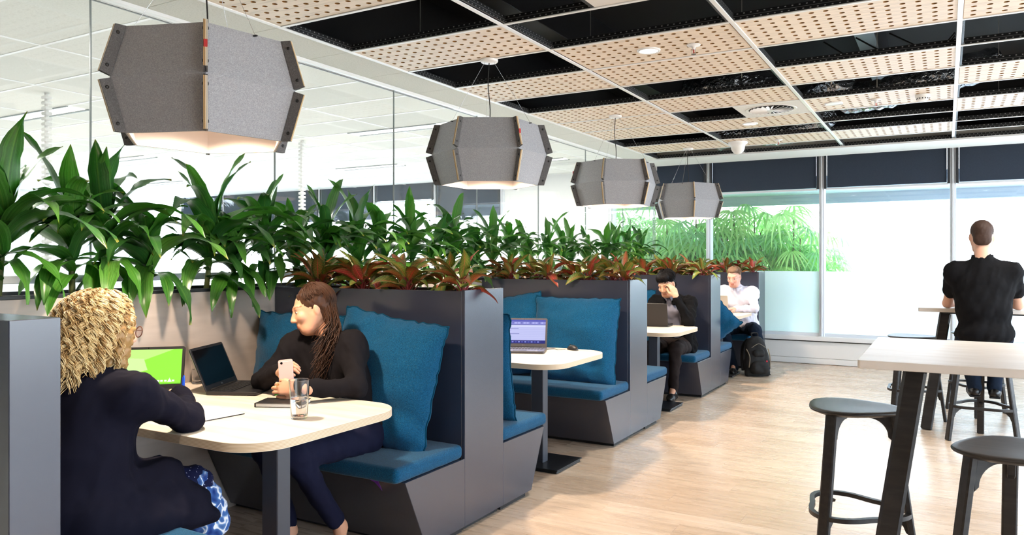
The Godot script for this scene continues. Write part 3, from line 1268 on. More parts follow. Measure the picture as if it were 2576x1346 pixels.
func ceiling_fittings() -> void:
	# air diffuser in its plate
	var vent := thing("air_diffuser", "round swirl air diffuser in a white square ceiling plate", "vent", Vector3(-1.42, CEIL, -7.357))
	var b := MB.new()
	b.box(Vector3(0.62, 0.016, 0.598), at(0.02, 0.008, 0), 0.001)
	part(b, M["mineral_tile"], "plate", vent)
	b = MB.new()
	b.lathe(PackedVector2Array([Vector2(0.20, -0.001), Vector2(0.225, -0.006), Vector2(0.23, -0.001)]), 40, Transform3D.IDENTITY)
	part(b, M["white_metal"], "ring", vent)
	b = MB.new()
	b.cylinder(0.2, 0.002, at(0, -0.003, 0), 40)
	part(b, M["black_void"], "throat", vent)
	var blade := MB.new()
	blade.box(Vector3(0.15, 0.003, 0.022), Transform3D(Basis(Vector3.RIGHT, 0.5), Vector3(0.115, -0.009, 0)), 0.0005)
	var bm := blade.mesh()
	for k in 24:
		inst(bm, M["white_metal"], "blade", vent, Transform3D(Basis(Vector3.UP, TAU * k / 24), Vector3.ZERO))
	b = MB.new()
	b.cylinder(0.035, 0.008, at(0, -0.014, 0), 20)
	part(b, M["white_metal"], "hub", vent)
	# downlights
	for d in [[-1.734, -4.884, true, "lit recessed downlight beside the sprinkler in a wood panel"], [-1.756, -8.02, true, "lit recessed downlight in the wood panel behind the air diffuser"], [-0.877, -7.357, false, "unlit white downlight in the panel with the smoke detector"],
			[0.7, -4.86, true, "added unseen fill downlight above the near bar table"], [0.7, -6.73, true, "added unseen fill downlight above the far bar table"], [-1.734, -1.5, true, "added unseen fill downlight over the aisle"], [0.7, -1.5, true, "added unseen fill downlight in the panels over the aisle end"]]:  # this row is added out of view as fill light
		var o := thing("downlight", d[3], "light", Vector3(d[0], CEIL, d[1]), 0.0, "recessed downlights")
		b = MB.new()
		b.lathe(PackedVector2Array([Vector2(0.060, -0.002), Vector2(0.064, -0.008), Vector2(0.076, -0.006), Vector2(0.078, 0.002)]), 28)
		part(b, M["white_metal"], "trim_ring", o)
		b = MB.new()
		b.cylinder(0.061, 0.002, at(0, -0.005, 0), 28)
		part(b, M["downlight_glow"] if d[2] else M["white_metal"], "lens", o)
		if d[2]:
			var s := SpotLight3D.new()
			s.name = "downlight_beam"
			s.light_color = Color(1.0, 0.97, 0.92)
			s.light_energy = 3.5
			s.spot_angle = 50.0
			s.spot_range = 12.0
			s.spot_attenuation = 2.0
			s.light_size = 0.06
			s.shadow_enabled = true
			s.rotation_degrees.x = -90
			s.position.y = -0.02
			o.add_child(s)
	# sprinklers
	for p in [[-1.434, -4.904, "small sprinkler head on the wood panel beside the lit downlight"], [-1.70, -9.25, "small sprinkler head on the wood panel by the dome camera"], [-0.533, -7.357, "small white sensor between the unlit downlight and smoke detector"]]:
		var o := thing("sprinkler_head", p[2], "sprinkler", Vector3(p[0], CEIL, p[1]))
		b = MB.new()
		b.lathe(PackedVector2Array([Vector2(0.045, 0.0), Vector2(0.042, -0.006), Vector2(0.012, -0.012), Vector2(0.012, -0.03), Vector2(0.001, -0.03)]), 20)
		part(b, M["white_metal"], "rose", o)
		b = MB.new()
		b.box(Vector3(0.003, 0.035, 0.006), at(0.012, -0.042, 0), 0.001)
		b.box(Vector3(0.003, 0.035, 0.006), at(-0.012, -0.042, 0), 0.001)
		b.cylinder(0.017, 0.003, at(0, -0.062, 0), 14)
		part(b, M["steel"], "deflector", o)
		b = MB.new()
		b.tube(PackedVector3Array([Vector3(0, -0.03, 0), Vector3(0, -0.058, 0)]), [0.004], 8)
		part(b, M["red_tag"], "glass_bulb", o)
	# dome camera
	var dc := thing("dome_camera", "white dome camera hanging under the ceiling near the windows", "camera", Vector3(-2.156, CEIL, -9.2))
	b = MB.new()
	b.lathe(PackedVector2Array([Vector2(0.11, 0.0), Vector2(0.11, -0.02), Vector2(0.085, -0.035), Vector2(0.08, -0.06)]), 28)
	part(b, M["white_metal"], "mount", dc)
	b = MB.new()
	var prof := PackedVector2Array()
	for k in 9:
		prof.append(Vector2(0.08 * cos(PI / 2 * k / 8), -0.06 - 0.085 * sin(PI / 2 * k / 8)))
	b.lathe(prof, 28)
	part(b, M["white_paint"], "dome", dc)
	# smoke detector
	var sd := thing("smoke_detector", "round white smoke detector with dark slots on wood panel", "detector", Vector3(-0.173, CEIL, -7.357))
	b = MB.new()
	b.lathe(PackedVector2Array([Vector2(0.058, 0.0), Vector2(0.058, -0.018), Vector2(0.05, -0.026), Vector2(0.046, -0.04), Vector2(0.036, -0.048), Vector2(0.001, -0.05)]), 28)
	part(b, M["white_paint"], "body", sd)
	for k in 14:
		b = MB.new()
		b.box(Vector3(0.008, 0.010, 0.004), Transform3D(Basis(Vector3.UP, TAU * k / 14), Vector3(sin(TAU * k / 14) * 0.0485, -0.033, cos(TAU * k / 14) * 0.0485)), 0.001)
		part(b, M["black_void"], "slot", sd)


# ---------------------------------------------------------------- office behind the glass
func build_office() -> void:
	var g := structure("wall_left")
	slab(g, "aluminium", "floor_channel", Vector3(-3.95, 0.0, WIN_Z), Vector3(-3.91, 0.05, 3.5))
	slab(g, "aluminium", "transom", Vector3(-3.96, 1.335, WIN_Z), Vector3(-3.90, 1.375, 3.5), 0.003)
	var z := 2.70
	while z > WIN_Z:
		var z1 := maxf(z - 1.27, WIN_Z)
		var b := MB.new()
		b.box(Vector3(0.010, 2.79, z - z1 - 0.006), Transform3D.IDENTITY, 0.0)
		part(b, M["pane"], "pane", g, at(-3.93, 0.05 + 1.395, (z + z1) * 0.5))
		b = MB.new()
		b.box(Vector3(0.011, 2.79, 0.006), Transform3D.IDENTITY, 0.0)
		part(b, M["joint"], "joint", g, at(-3.93, 0.05 + 1.395, z1))
		z = z1
	var fl := structure("floor_office")
	slab(fl, "pale_concrete", "carpet", Vector3(-16.2, -0.2, WIN_Z - 0.2), Vector3(-3.93, 0.0, 3.6))
	var wl := structure("wall_office")
	slab(wl, "wall_white", "panel", Vector3(-16.3, 0, WIN_Z), Vector3(-16.0, 1.0, 3.6))
	slab(wl, "wall_white", "panel", Vector3(-16.3, 2.75, WIN_Z), Vector3(-16.0, 3.8, 3.6))
	slab(wl, "wall_white", "panel", Vector3(-6.67, 0, WIN_Z - 0.1), Vector3(-4.70, 3.75, WIN_Z), 0.003)
	slab(wl, "wall_white", "panel", Vector3(-16.0, 2.97, WIN_Z - 0.1), Vector3(-6.67, 3.75, WIN_Z), 0.003)
	slab(wl, "wall_white", "panel", Vector3(-16.0, 0, WIN_Z - 0.1), Vector3(-6.67, 0.9, WIN_Z), 0.003)
	for k in 6:
		var x := -8.09 - 1.42 * (k - 1)
		var o := structure("window_%d" % (20 + k))
		var b := MB.new()
		b.box(Vector3(0.07, 2.07, 0.1), at(x, 1.935, WIN_Z - 0.04), 0.003)
		part(b, M["aluminium"], "mullion", o)
		b = MB.new()
		b.box(Vector3(1.34, 2.07, 0.01), at(x - 0.71, 1.935, WIN_Z - 0.05), 0.0)
		part(b, M["pane"], "pane", o)
		roller_blind(Transform3D(Basis.IDENTITY, Vector3(x - 1.42, 0, WIN_Z)), 1.42, 2.93, [2.15, 2.55, 2.2, 2.2, 2.2, 2.2][k], ["dark roller blind beside the white wall behind the second pendant", "dark roller blind drawn up short in the office behind the glass", "dark roller blind behind the cable spine in the office", "dark roller blind behind the corn plants of the first booth", "dark roller blind further along the office windows", "dark roller blind at the office corner"][k], "blinds in the office behind the glass")
	for k in 10:
		var z2 := WIN_Z + 0.1 + k * 1.5
		var o := structure("window_%d" % (30 + k))
		var b := MB.new()
		b.box(Vector3(0.1, 1.75, 0.07), at(-16.05, 1.875, z2), 0.003)
		part(b, M["aluminium"], "mullion", o)
		b = MB.new()
		b.box(Vector3(0.01, 1.75, 1.43), at(-16.1, 1.875, z2 + 0.75), 0.0)
		part(b, M["frosted_film"], "frosted_film", o)
	# ceiling of tiles
	var ce := structure("ceiling_office")
	var tile := MB.new()
	tile.box(Vector3(1.196, 0.014, 0.596), Transform3D.IDENTITY, 0.001)
	var tm := tile.mesh()
	for i in 10:
		for k in 24:
			inst(tm, M["mineral_tile"], "tile", ce, at(-3.96 - 1.2 * (i + 0.5), CEIL + 0.011, 3.2 - 0.6 * (k + 0.5)))
	for i in 11:
		slab(ce, "white_metal", "grid_bar", Vector3(-3.96 - 1.2 * i - 0.012, CEIL, WIN_Z), Vector3(-3.96 - 1.2 * i + 0.012, CEIL + 0.004, 3.5), 0.0)
	for k in 25:
		slab(ce, "white_metal", "grid_bar", Vector3(-16.0, CEIL, 3.2 - 0.6 * k - 0.012), Vector3(-3.96, CEIL + 0.004, 3.2 - 0.6 * k + 0.012), 0.0)
	slab(ce, "white_paint", "ceiling_board", Vector3(-16.2, CEIL + 0.02, WIN_Z - 0.1), Vector3(-3.96, CEIL + 0.1, 3.6), 0.0)
	# strip lights
	var spots := [Vector2(-5.16, -6.5), Vector2(-7.56, -4.1), Vector2(-7.56, -8.9), Vector2(-5.16, -1.7), Vector2(-9.96, -6.5), Vector2(-9.96, -1.7), Vector2(-12.36, -4.1), Vector2(-12.36, -8.9), Vector2(-5.16, -9.5)]
	for k in spots.size():
		var p: Vector2 = spots[k]
		var o := thing("strip_light", "long recessed strip light in the white office ceiling", "light", Vector3(p.x, CEIL, p.y), 0.0, "strip lights of the office behind the glass")
		var b := MB.new()
		b.box(Vector3(1.18, 0.006, 0.14), at(0, -0.002, 0), 0.001)
		part(b, M["tube_glow"], "diffuser", o)
		b = MB.new()
		for s in [-1, 1]:
			b.box(Vector3(1.19, 0.012, 0.02), at(0, -0.002, s * 0.10), 0.001)
		part(b, M["joint"], "air_slot", o)
		var l := AreaLight3D.new()
		l.name = "strip_light_panel"
		l.area_size = Vector2(1.18, 0.14)
		l.light_energy = 7.0
		l.light_color = Color(1.0, 0.99, 0.96)
		l.area_range = 15.0
		l.shadow_enabled = true
		l.rotation_degrees.x = -90
		l.position.y = -0.012
		o.add_child(l)
	# cable spines from ceiling to desk
	for k in 2:
		var px: float = [760.0, 115.0][k]
		var p := Vector3(-6.6, 0, [-6.55, -3.62][k])
		var o := thing("cable_spine", ["white segmented cable spine hanging from the ceiling behind the glass, mid office", "white segmented cable spine behind the leaves of the first corn plants"][k], "cable", p, 0.0, "cable spines")
		for s in 46:
			var b := MB.new()
			b.box(Vector3(0.07, 0.028, 0.06), at(0, 0.80 + s * 0.045, 0), 0.006)
			part(b, M["white_paint"], "link", o)
		var b2 := MB.new()
		b2.tube(PackedVector3Array([Vector3(0, 0.74, 0), Vector3(0, CEIL, 0)]), [0.018], 8)
		part(b2, M["white_paint"], "core", o)
		var dk := thing("office_desk", ["white desk under the cable spine mid office", "white desk behind the leaves of the first corn plants"][k], "desk", p)
		b2 = MB.new()
		b2.box(Vector3(1.6, 0.03, 1.6), at(0, 0.725, 0), 0.003)
		part(b2, M["white_paint"], "desktop", dk)
		for s in [[-0.75, -0.75], [0.75, -0.75], [-0.75, 0.75], [0.75, 0.75]]:
			b2 = MB.new()
			b2.box(Vector3(0.05, 0.71, 0.05), at(s[0], 0.355, s[1]), 0.003)
			part(b2, M["white_metal"], "leg", dk)


# ---------------------------------------------------------------- outside
func build_outside() -> void:
	var gr := structure("ground")
	slab(gr, "pale_concrete", "paving", Vector3(-40, -0.5, -60), Vector3(40, -0.25, WIN_Z - 0.2), 0.0)
	var so := structure("trim_1")
	slab(so, "soffit", "sunshade", Vector3(-6.5, 2.52, -13.1), Vector3(8.0, 2.66, WIN_Z - 0.26), 0.01)
	slab(so, "soffit", "fascia", Vector3(-6.5, 2.36, -13.14), Vector3(8.0, 2.66, -13.08), 0.01)
	# rhapis palms beyond the windows
	var fans := []
	for k in 4:
		var b := MB.new()
		var nl := 11 + k % 2
		for i in nl:
			var a := lerpf(-1.75, 1.75, float(i) / (nl - 1))
			var dir := Vector3(sin(a), 0, cos(a))
			var side := Vector3(cos(a), 0, -sin(a))
			var lng := 0.33 - 0.05 * absf(a)
			var rows := []
			for s in 7:
				var t := s / 6.0
				var wd := 0.0135 * sin(PI * clampf(0.16 + 0.82 * t, 0, 1)) + 0.0008
				var c := dir * (0.02 + lng * t) + Vector3(0, 0.03 * t - (0.12 + 0.05 * k) * t * t, 0)
				rows.append(PackedVector3Array([c - side * wd + Vector3(0, 0.006, 0), c, c + side * wd + Vector3(0, 0.006, 0)]))
			b.skin(rows)
		fans.append(b.mesh())
	var r := RandomNumberGenerator.new()
	r.seed = 5
	for k in 56:
		var px := -5.2 + 3.6 * fposmod(k * 0.381966, 1.0)
		var pz := -12.0 - 0.55 * (k % 3) - r.randf() * 0.3
		if px > -2.6:
			pz -= 0.2
		var o := thing("lady_palm", "bushy lady palm with fan leaves growing outside the left windows", "palm", Vector3(px, -0.25, pz), r.randf() * TAU, "palms outside the windows")
		var tall := r.randf_range(1.75, 2.5) - maxf(0.0, px + 2.3) * 0.7
		var b := MB.new()
		b.tube(PackedVector3Array([Vector3.ZERO, Vector3(0.02, tall * 0.5, 0.02), Vector3(0, tall, 0)]), [0.016, 0.014, 0.01], 7)
		part(b, M["palm_stem"], "stem", o)
		for j in 17:
			var y := tall * (0.24 + 0.76 * j / 16.0)
			var a := j * 2.4 + r.randf()
			var out := Vector3(sin(a), 0, cos(a))
			var reach := r.randf_range(0.16, 0.34)
			var tip := Vector3(0, y, 0) + out * reach + Vector3(0, reach * r.randf_range(0.3, 1.0), 0)
			b = MB.new()
			b.tube(PackedVector3Array([Vector3(0, y, 0), (Vector3(0, y, 0) + tip) * 0.5 + Vector3(0, 0.03, 0), tip]), [0.004, 0.0035, 0.003], 5)
			part(b, M["palm_leaf_2"], "petiole", o)
			var bs := Basis(Vector3.UP, a) * Basis(Vector3.RIGHT, r.randf_range(-0.1, 0.7)) * Basis.from_scale(Vector3.ONE * r.randf_range(1.0, 1.6))
			inst(fans[r.randi() % 4], M["palm_leaf_%d" % (r.randi() % 3)], "fan_leaf", o, Transform3D(bs, tip))


# ---------------------------------------------------------------- booths
func build_booths() -> void:
	# long planter wall at the back
	var pw := thing("planter_wall", "long low planter wall with beige panels running behind all booths", "planter", Vector3(BACK_X, 0, 0))
	var ends := [-0.9, -3.39, -5.83, -8.27, -10.71]
	for k in 4:
		slab(pw, "beige_laminate", "front_panel", Vector3(-0.018, 0.0, ends[k + 1] - (0.0 if k == 3 else 0.2)), Vector3(0.0, 1.272, ends[k] - (0.0 if k == 0 else 0.2) - 0.002), 0.001)
	slab(pw, "beige_laminate", "end_panel", Vector3(-0.25, 0, -0.9), Vector3(0.0, 1.272, -0.882))
	slab(pw, "navy_laminate", "back_panel", Vector3(-0.25, 0.0, -11.1), Vector3(-0.235, 1.28, -0.9))
	slab(pw, "navy_laminate", "end_panel", Vector3(-0.25, 0, -11.12), Vector3(0.0, 1.28, -10.72))
	slab(pw, "black_laminate", "planter_rim", Vector3(-0.03, 1.272, -11.1), Vector3(0.003, 1.290, -0.9))
	slab(pw, "black_laminate", "planter_rim", Vector3(-0.25, 1.24, -11.1), Vector3(-0.22, 1.30, -0.9))
	slab(pw, "soil", "soil", Vector3(-0.235, 1.0, -11.1), Vector3(-0.018, 1.22, -0.9), 0.02)
	var place := ["between the first and second booth", "between the second and third booth", "between the third and fourth booth", "ending the row by the windows"]
	for i in 4:
		divider(-3.39 - 2.44 * i, "navy booth divider with planter top and teal seats, " + place[i], i == 3)
	# the near end panel with its bench
	var ep := thing("booth_end_panel", "plain navy laminate end panel of the first booth with bench behind the blonde woman", "divider", Vector3(FRONT_X, 0, -1.121))
	var b := MB.new()
	b.box(Vector3(1.40, 1.285, 0.141), at(-0.70, 0.6425, -0.0705), 0.002)
	part(b, M["navy_laminate"], "panel", ep)
	bench(ep, -0.141, -1.0)
	pillows()
	b = MB.new()
	b.prism(PackedVector2Array([Vector2(0, 0), Vector2(-0.105, 0.012), Vector2(-0.02, -0.012), Vector2(0.025, -0.045)]), 0.003, Transform3D.IDENTITY, 0.0008)
	solo(b, M["purple_ribbon"], "ribbon", "thin purple ribbon hanging below the bench cushion beside the dark haired woman", "ribbon", at(-2.385, 0.385, -2.868))


# z0: face of the divider it leans on; dir: which way the seat sticks out
func bench(o: Node3D, z0: float, dir: float) -> void:
	var b := MB.new()
	var poly := PackedVector2Array([Vector2(0, 0.03), Vector2(0.345, 0.03), Vector2(0.515, 0.392), Vector2(0, 0.392)])
	# polygon x runs along dir * z, extruded along -x
	var bs := Basis(Vector3(0, 0, dir), Vector3.UP, Vector3(-dir, 0, 0))
	b.prism(poly, 1.415, Transform3D(bs, Vector3(0.0 if dir > 0 else -1.415, 0, z0)), 0.0015)
	part(b, M["navy_laminate"], "bench_base", o)
	b = MB.new()
	b.box(Vector3(1.40, 0.03, 0.30), at(-0.72, 0.015, z0 + dir * 0.15), 0.0)
	part(b, M["black_laminate"], "kick_plate", o)
	b = MB.new()
	b.soft_box(Vector3(1.40, 0.078, 0.575), 0.03, at(-0.705, 0.392 + 0.0385, z0 + dir * 0.2875), 0.006, fold_noise(4, 0.06), 0.0025)
	part(b, M["teal_fabric"], "seat_cushion", o)


func divider(z0: float, label: String, last: bool) -> void:
	var o := thing("booth_divider", label, "divider", Vector3(FRONT_X, 0, z0), 0.0, "booth dividers in a row")
	var t := 0.405
	slab(o, "navy_laminate", "end_panel", Vector3(-0.02, 0.03, -t), Vector3(0.0, 1.29, 0.0), 0.0015)
	slab(o, "navy_laminate", "side_panel", Vector3(-1.42, 0.03, -0.018), Vector3(-0.021, 1.285, 0.0), 0.0015)
	slab(o, "navy_laminate", "side_panel", Vector3(-1.42, 0.03, -t), Vector3(-0.021, 1.285, -t + 0.018), 0.0015)
	slab(o, "black_laminate", "kick_plate", Vector3(-1.42, 0.0, -t + 0.02), Vector3(-0.03, 0.03, -0.02), 0.0)
	slab(o, "black_laminate", "planter_trough", Vector3(-1.42, 0.9, -t + 0.018), Vector3(-0.02, 1.15, -0.018), 0.0)
	slab(o, "soil", "soil", Vector3(-1.42, 1.15, -t + 0.02), Vector3(-0.022, 1.24, -0.02), 0.015)
	bench(o, 0.0, 1.0)
	if not last:
		bench(o, -t, -1.0)


# loose back pillow; w along local x, h up, thickness along z
func pillow(w: float, h: float, t: float, seed_: int) -> Node3D:
	var o := Node3D.new()
	var f := fold_noise(seed_, 0.035)
	var f2 := fold_noise(seed_ + 9, 0.011)
	var edge := PackedVector3Array()
	for s in [1.0, -1.0]:
		var rows := []
		var nv := 34
		for j in nv + 1:
			var row := PackedVector3Array()
			var y := sin((j / float(nv) - 0.5) * PI)
			for i in nv + 1:
				var x := sin((i / float(nv) - 0.5) * PI)
				var full := pow(maxf(0.0, 1.0 - pow(absf(x), 2.7)), 0.62) * pow(maxf(0.0, 1.0 - pow(absf(y), 2.7)), 0.62)
				var sag := 1.0 - 0.18 * y
				# sides pulled in a little between the corners
				var px := x * w * 0.5 * (1.0 - 0.045 * (1.0 - y * y))
				var py := y * h * 0.5 * (1.0 - 0.035 * (1.0 - x * x))
				var p := Vector3(px, py, s * t * 0.5 * full * sag)
				var wr := f.get_noise_3d(px * 110, py * 190, s * 40.0) * 0.042 + f2.get_noise_3d(px * 100, py * 100, s * 70.0) * 0.05
				wr *= (0.45 + 0.55 * clampf(0.4 - y, 0.0, 1.0)) * clampf(full * 1.6, 0.0, 1.0)
				p.z += s * wr
				p += Vector3(f.get_noise_2d(y * 120, 7) * 0.014 * absf(x), f.get_noise_2d(x * 120, 90) * 0.014 * absf(y), 0)
				row.append(p)
			rows.append(row)
		var b := MB.new()
		b.skin(rows, false, false, s < 0)
		part(b, M["teal_fabric"], "cover", o)
		if s > 0:
			for i in nv + 1:
				edge.append(rows[0][i])
			for j in range(1, nv + 1):
				edge.append(rows[j][nv])
			for i in range(nv - 1, -1, -1):
				edge.append(rows[nv][i])
			for j in range(nv - 1, -1, -1):
				edge.append(rows[j][0])
	var e := MB.new()
	e.tube(edge, [0.005], 6, false)
	part(e, M["teal_piping"], "seam", o)
	return o


func put_pillow(o: Node3D, label: String, xf: Transform3D) -> void:
	o.name = numbered("back_pillow")
	add_child(o)
	o.transform = xf
	tag(o, label, "pillow", "teal back pillows in the booths")


func pillows() -> void:
	# first booth, against the divider
	put_pillow(pillow(0.71, 0.71, 0.27, 1), "big teal back pillow beside the dark haired woman, leaning on the first divider", euler(-2.64, 0.80, -3.215, -0.16, 0.0, -0.13))
	put_pillow(pillow(0.67, 0.68, 0.24, 2), "teal back pillow behind the open black laptop in the first booth", euler(-3.31, 0.80, -3.235, -0.14, 0.04, -0.01))
	# second booth
	put_pillow(pillow(0.77, 0.71, 0.26, 3), "wide teal back pillow behind the computer mouse, leaning on the second divider", euler(-2.645, 0.795, -5.655, -0.15, -0.02, 0.0))
	put_pillow(pillow(0.66, 0.69, 0.20, 4), "tilted teal back pillow in the corner of the second booth, half behind the wide one", euler(-3.27, 0.80, -5.685, -0.14, 0.03, 0.16))
	put_pillow(pillow(0.70, 0.68, 0.20, 5), "teal back pillow seen edge-on in the second booth behind its laptop", euler(-2.625, 0.79, -3.985, 0.12, 0.03, 0.0))
	# third and fourth booth
	put_pillow(pillow(0.66, 0.66, 0.18, 6), "teal back pillow behind the young man with the black laptop", euler(-3.15, 0.79, -8.10, -0.14, 0.05, 0.0))
	put_pillow(pillow(0.50, 0.50, 0.17, 7), "small teal pillow standing on its corner in the fourth booth", euler(-2.42, 0.735, -9.02, 0.22, 0.15, 0.72))


# ---------------------------------------------------------------- tables
func build_tables() -> void:
	var spot := ["of the first booth under both women's papers", "of the second booth with the laptop and mouse", "of the third booth in front of the young man", "of the fourth booth by the man in white shirt"]
	for i in 4:
		var zc := -2.365 - 2.44 * i
		var o := thing("booth_table", "pale booth table with rounded end, " + spot[i], "table", Vector3(-2.9, 0, zc), 0.0, "booth tables")
		var outline := rounded_rect(-0.74, -0.455, 0.735, 0.455, [0.01, 0.19, 0.19, 0.01], 10)
		var b := MB.new()
		# local xy of the prism becomes x and -z
		var flat := Transform3D(Basis(Vector3.RIGHT, Vector3(0, 0, -1), Vector3.UP), Vector3(0, TABLE_Y - 0.036, 0))
		b.prism(outline, 0.036, flat, 0.0015)
		part(b, M["maple"], "tabletop", o)
		var rows := []
		for h in [0.0018, 0.0342]:
			var row := PackedVector3Array()
			for p in rounded_rect(-0.7395, -0.4555, 0.7355, 0.4555, [0.01, 0.19, 0.19, 0.01], 10):
				row.append(flat * Vector3(p.x, p.y, h))
			rows.append(row)
		var e := MB.new()
		e.skin(rows, true, false)
		part(e, M["ply_edge"], "ply_edge", o)
		b = MB.new()
		b.box(Vector3(0.095, TABLE_Y - 0.06, 0.075), at(0.395, (TABLE_Y - 0.036) * 0.5 + 0.012, 0.03), 0.004)
		part(b, M["column_grey"], "column", o)
		b = MB.new()
		b.box(Vector3(0.40, 0.008, 0.40), at(0.42, 0.024, 0.0), 0.003)
		b.box(Vector3(0.38, 0.02, 0.38), at(0.42, 0.010, 0.0), 0.003)
		part(b, M["dark_steel"], "foot_plate", o)
		b = MB.new()
		b.box(Vector3(0.5, 0.02, 0.3), at(0.2, TABLE_Y - 0.046, 0.0), 0.003)
		part(b, M["black_metal"], "top_bracket", o)


# ---------------------------------------------------------------- bar tables and stools
func bar_table(x0: float, z_near: float, w: float, d: float, label: String) -> void:
	var y := 1.05
	var o := thing("bar_table", label, "table", Vector3(x0 + w * 0.5, 0, z_near - d * 0.5), 0.0, "high bar tables")
	var b := MB.new()
	var outline := rounded_rect(-w * 0.5, -d * 0.5, w * 0.5, d * 0.5, [0.012, 0.012, 0.012, 0.012], 4)
	var flat := Transform3D(Basis(Vector3.RIGHT, Vector3(0, 0, -1), Vector3.UP), Vector3(0, y - 0.033, 0))
	b.prism(outline, 0.033, flat, 0.002)
	part(b, M["pale_maple"], "tabletop", o)
	for sx in [-1, 1]:
		for sz in [-1, 1]:
			b = MB.new()
			var top := Vector3(sx * (w * 0.5 - 0.20), y - 0.05, sz * (d * 0.5 - 0.235))
			var foot := Vector3(sx * (w * 0.5 - 0.055), 0.0, sz * (d * 0.5 - 0.13))
			b.beam(top, foot, 0.088, 0.05, Vector3(0, 0, 1), 0.012)
			part(b, M["black_ash"], "leg", o)
		b = MB.new()
		b.box(Vector3(0.05, 0.02, d - 0.3), at(sx * (w * 0.5 - 0.20), y - 0.043, 0), 0.003)
		part(b, M["black_metal"], "cross_bar", o)
	for sz in [-1, 1]:
		b = MB.new()
		b.box(Vector3(w - 0.36, 0.022, 0.04), at(0, y - 0.045, sz * (d * 0.5 - 0.2)), 0.003)
		part(b, M["black_metal"], "rail", o)


# seat is a rounded triangle with its apex towards local -z
func make_stool(label: String, xf: Transform3D) -> void:
	var o := thing("bar_stool", label, "stool", Vector3.ZERO, 0.0, "black three-legged bar stools")
	o.transform = xf
	var y := 0.76
	var rows := []
	var prof := [[0.0, 0.0], [0.55, 0.001], [0.85, 0.003], [0.97, 0.002], [1.0, -0.004], [0.985, -0.010], [0.82, -0.024], [0.55, -0.030], [0.0, -0.032]]
	for p in prof:
		var row := PackedVector3Array()
		for s in 48:
			var a := -TAU * s / 48
			var r: float = (0.207 + 0.020 * cos(3.0 * (a + PI / 2))) * maxf(p[0], 1e-4)
			row.append(Vector3(cos(a) * r, y + p[1], sin(a) * r * 1.02))
		rows.append(row)
	rows.reverse()
	var b := MB.new()
	b.skin(rows, true, false)
	part(b, M["black_ash"], "seat", o)
	for k in 3:
		var a := -PI / 2 + TAU * k / 3
		var dir := Vector3(cos(a), 0, sin(a))
		var side := Vector3(-dir.z, 0, dir.x)
		var top := dir * 0.175 + Vector3(0, y - 0.015, 0)
		var foot := dir * 0.275
		b = MB.new()
		var axis := (top - foot).normalized()
		b.beam(foot, top, 0.030, 0.052, side, 0.006)
		# knee bracket under the seat
		var arc := PackedVector2Array([Vector2(0, 0)])
		for s in 9:
			var t := PI / 2 * s / 8
			arc.append(Vector2(0.07 - 0.07 * sin(t) + 0.0, -0.07 + 0.07 * cos(t)) * 1.0)
		var poly := PackedVector2Array([Vector2(0.0, 0.0), Vector2(-0.105, 0.0), Vector2(-0.105, -0.022)])
		for s in 8:
			var t := PI / 2 * (s + 1) / 8
			poly.append(Vector2(-0.105 + 0.085 * sin(t), -0.107 + 0.085 * cos(t)))
		poly.append(Vector2(0.0, -0.125))
		b.prism(poly, 0.028, Transform3D(Basis(dir, Vector3.UP, side), dir * 0.172 + Vector3(0, y - 0.026, 0) - side * 0.014), 0.003)
		# small bracket below the foot ring
		var q := PackedVector2Array([Vector2(0.0, 0.0), Vector2(-0.075, 0.0), Vector2(-0.07, -0.012), Vector2(-0.05, -0.02), Vector2(-0.035, -0.035), Vector2(-0.022, -0.045), Vector2(-0.01, -0.075), Vector2(0.02, -0.095)])
		b.prism(q, 0.022, Transform3D(Basis(dir, Vector3.UP, side), dir * 0.235 + Vector3(0, 0.268, 0) - side * 0.011), 0.002)
		part(b, M["black_ash"], "leg", o)
		b = MB.new()
		b.cylinder(0.012, 0.006, Transform3D(Basis.IDENTITY, foot - Vector3(0, 0.001, 0)), 10)
		part(b, M["galvanised"], "glide", o)
	# foot ring: rounded triangle bar
	rows = []
	for c in [[0.0, 0.0], [0.024, 0.0], [0.024, -0.02], [0.0, -0.02]]:
		var row := PackedVector3Array()
		for s in 48:
			var a := -TAU * s / 48
			var r: float = 0.195 + 0.032 * cos(3.0 * (a + PI / 2)) + c[0]
			row.append(Vector3(cos(a) * r, 0.29 + c[1], sin(a) * r))
		rows.append(row)
	b = MB.new()
	for k in 4:
		b.skin([rows[k], rows[(k + 1) % 4]], true, false, true)
	part(b, M["black_ash"], "foot_ring", o)


func build_stools() -> void:
	bar_table(-0.31, -3.335, 1.9, 1.055, "high bar table with pale top and splayed black legs, nearest to the two empty stools")
	bar_table(-0.205, -7.28, 1.9, 1.05, "high bar table with pale top where the man in black shirt works")
	make_stool("black wooden bar stool standing at the end of the near bar table", Transform3D(Basis(Vector3.UP, -PI / 2 + 0.12), Vector3(-0.385, 0, -3.92)))
	make_stool("black wooden bar stool tucked under the long side of the near bar table", Transform3D(Basis(Vector3.UP, 0.05), Vector3(0.225, 0, -3.32)))
	make_stool("black wooden bar stool standing at the end of the far bar table", Transform3D(Basis(Vector3.UP, -PI / 2), Vector3(-0.28, 0, -7.85)))
	make_stool("black wooden bar stool on which the man in black shirt sits", Transform3D(Basis(Vector3.UP, 0.0), Vector3(0.25, 0, -7.19)))
	make_stool("black wooden bar stool on the window side of the far bar table", Transform3D(Basis(Vector3.UP, PI), Vector3(0.25, 0, -8.42)))


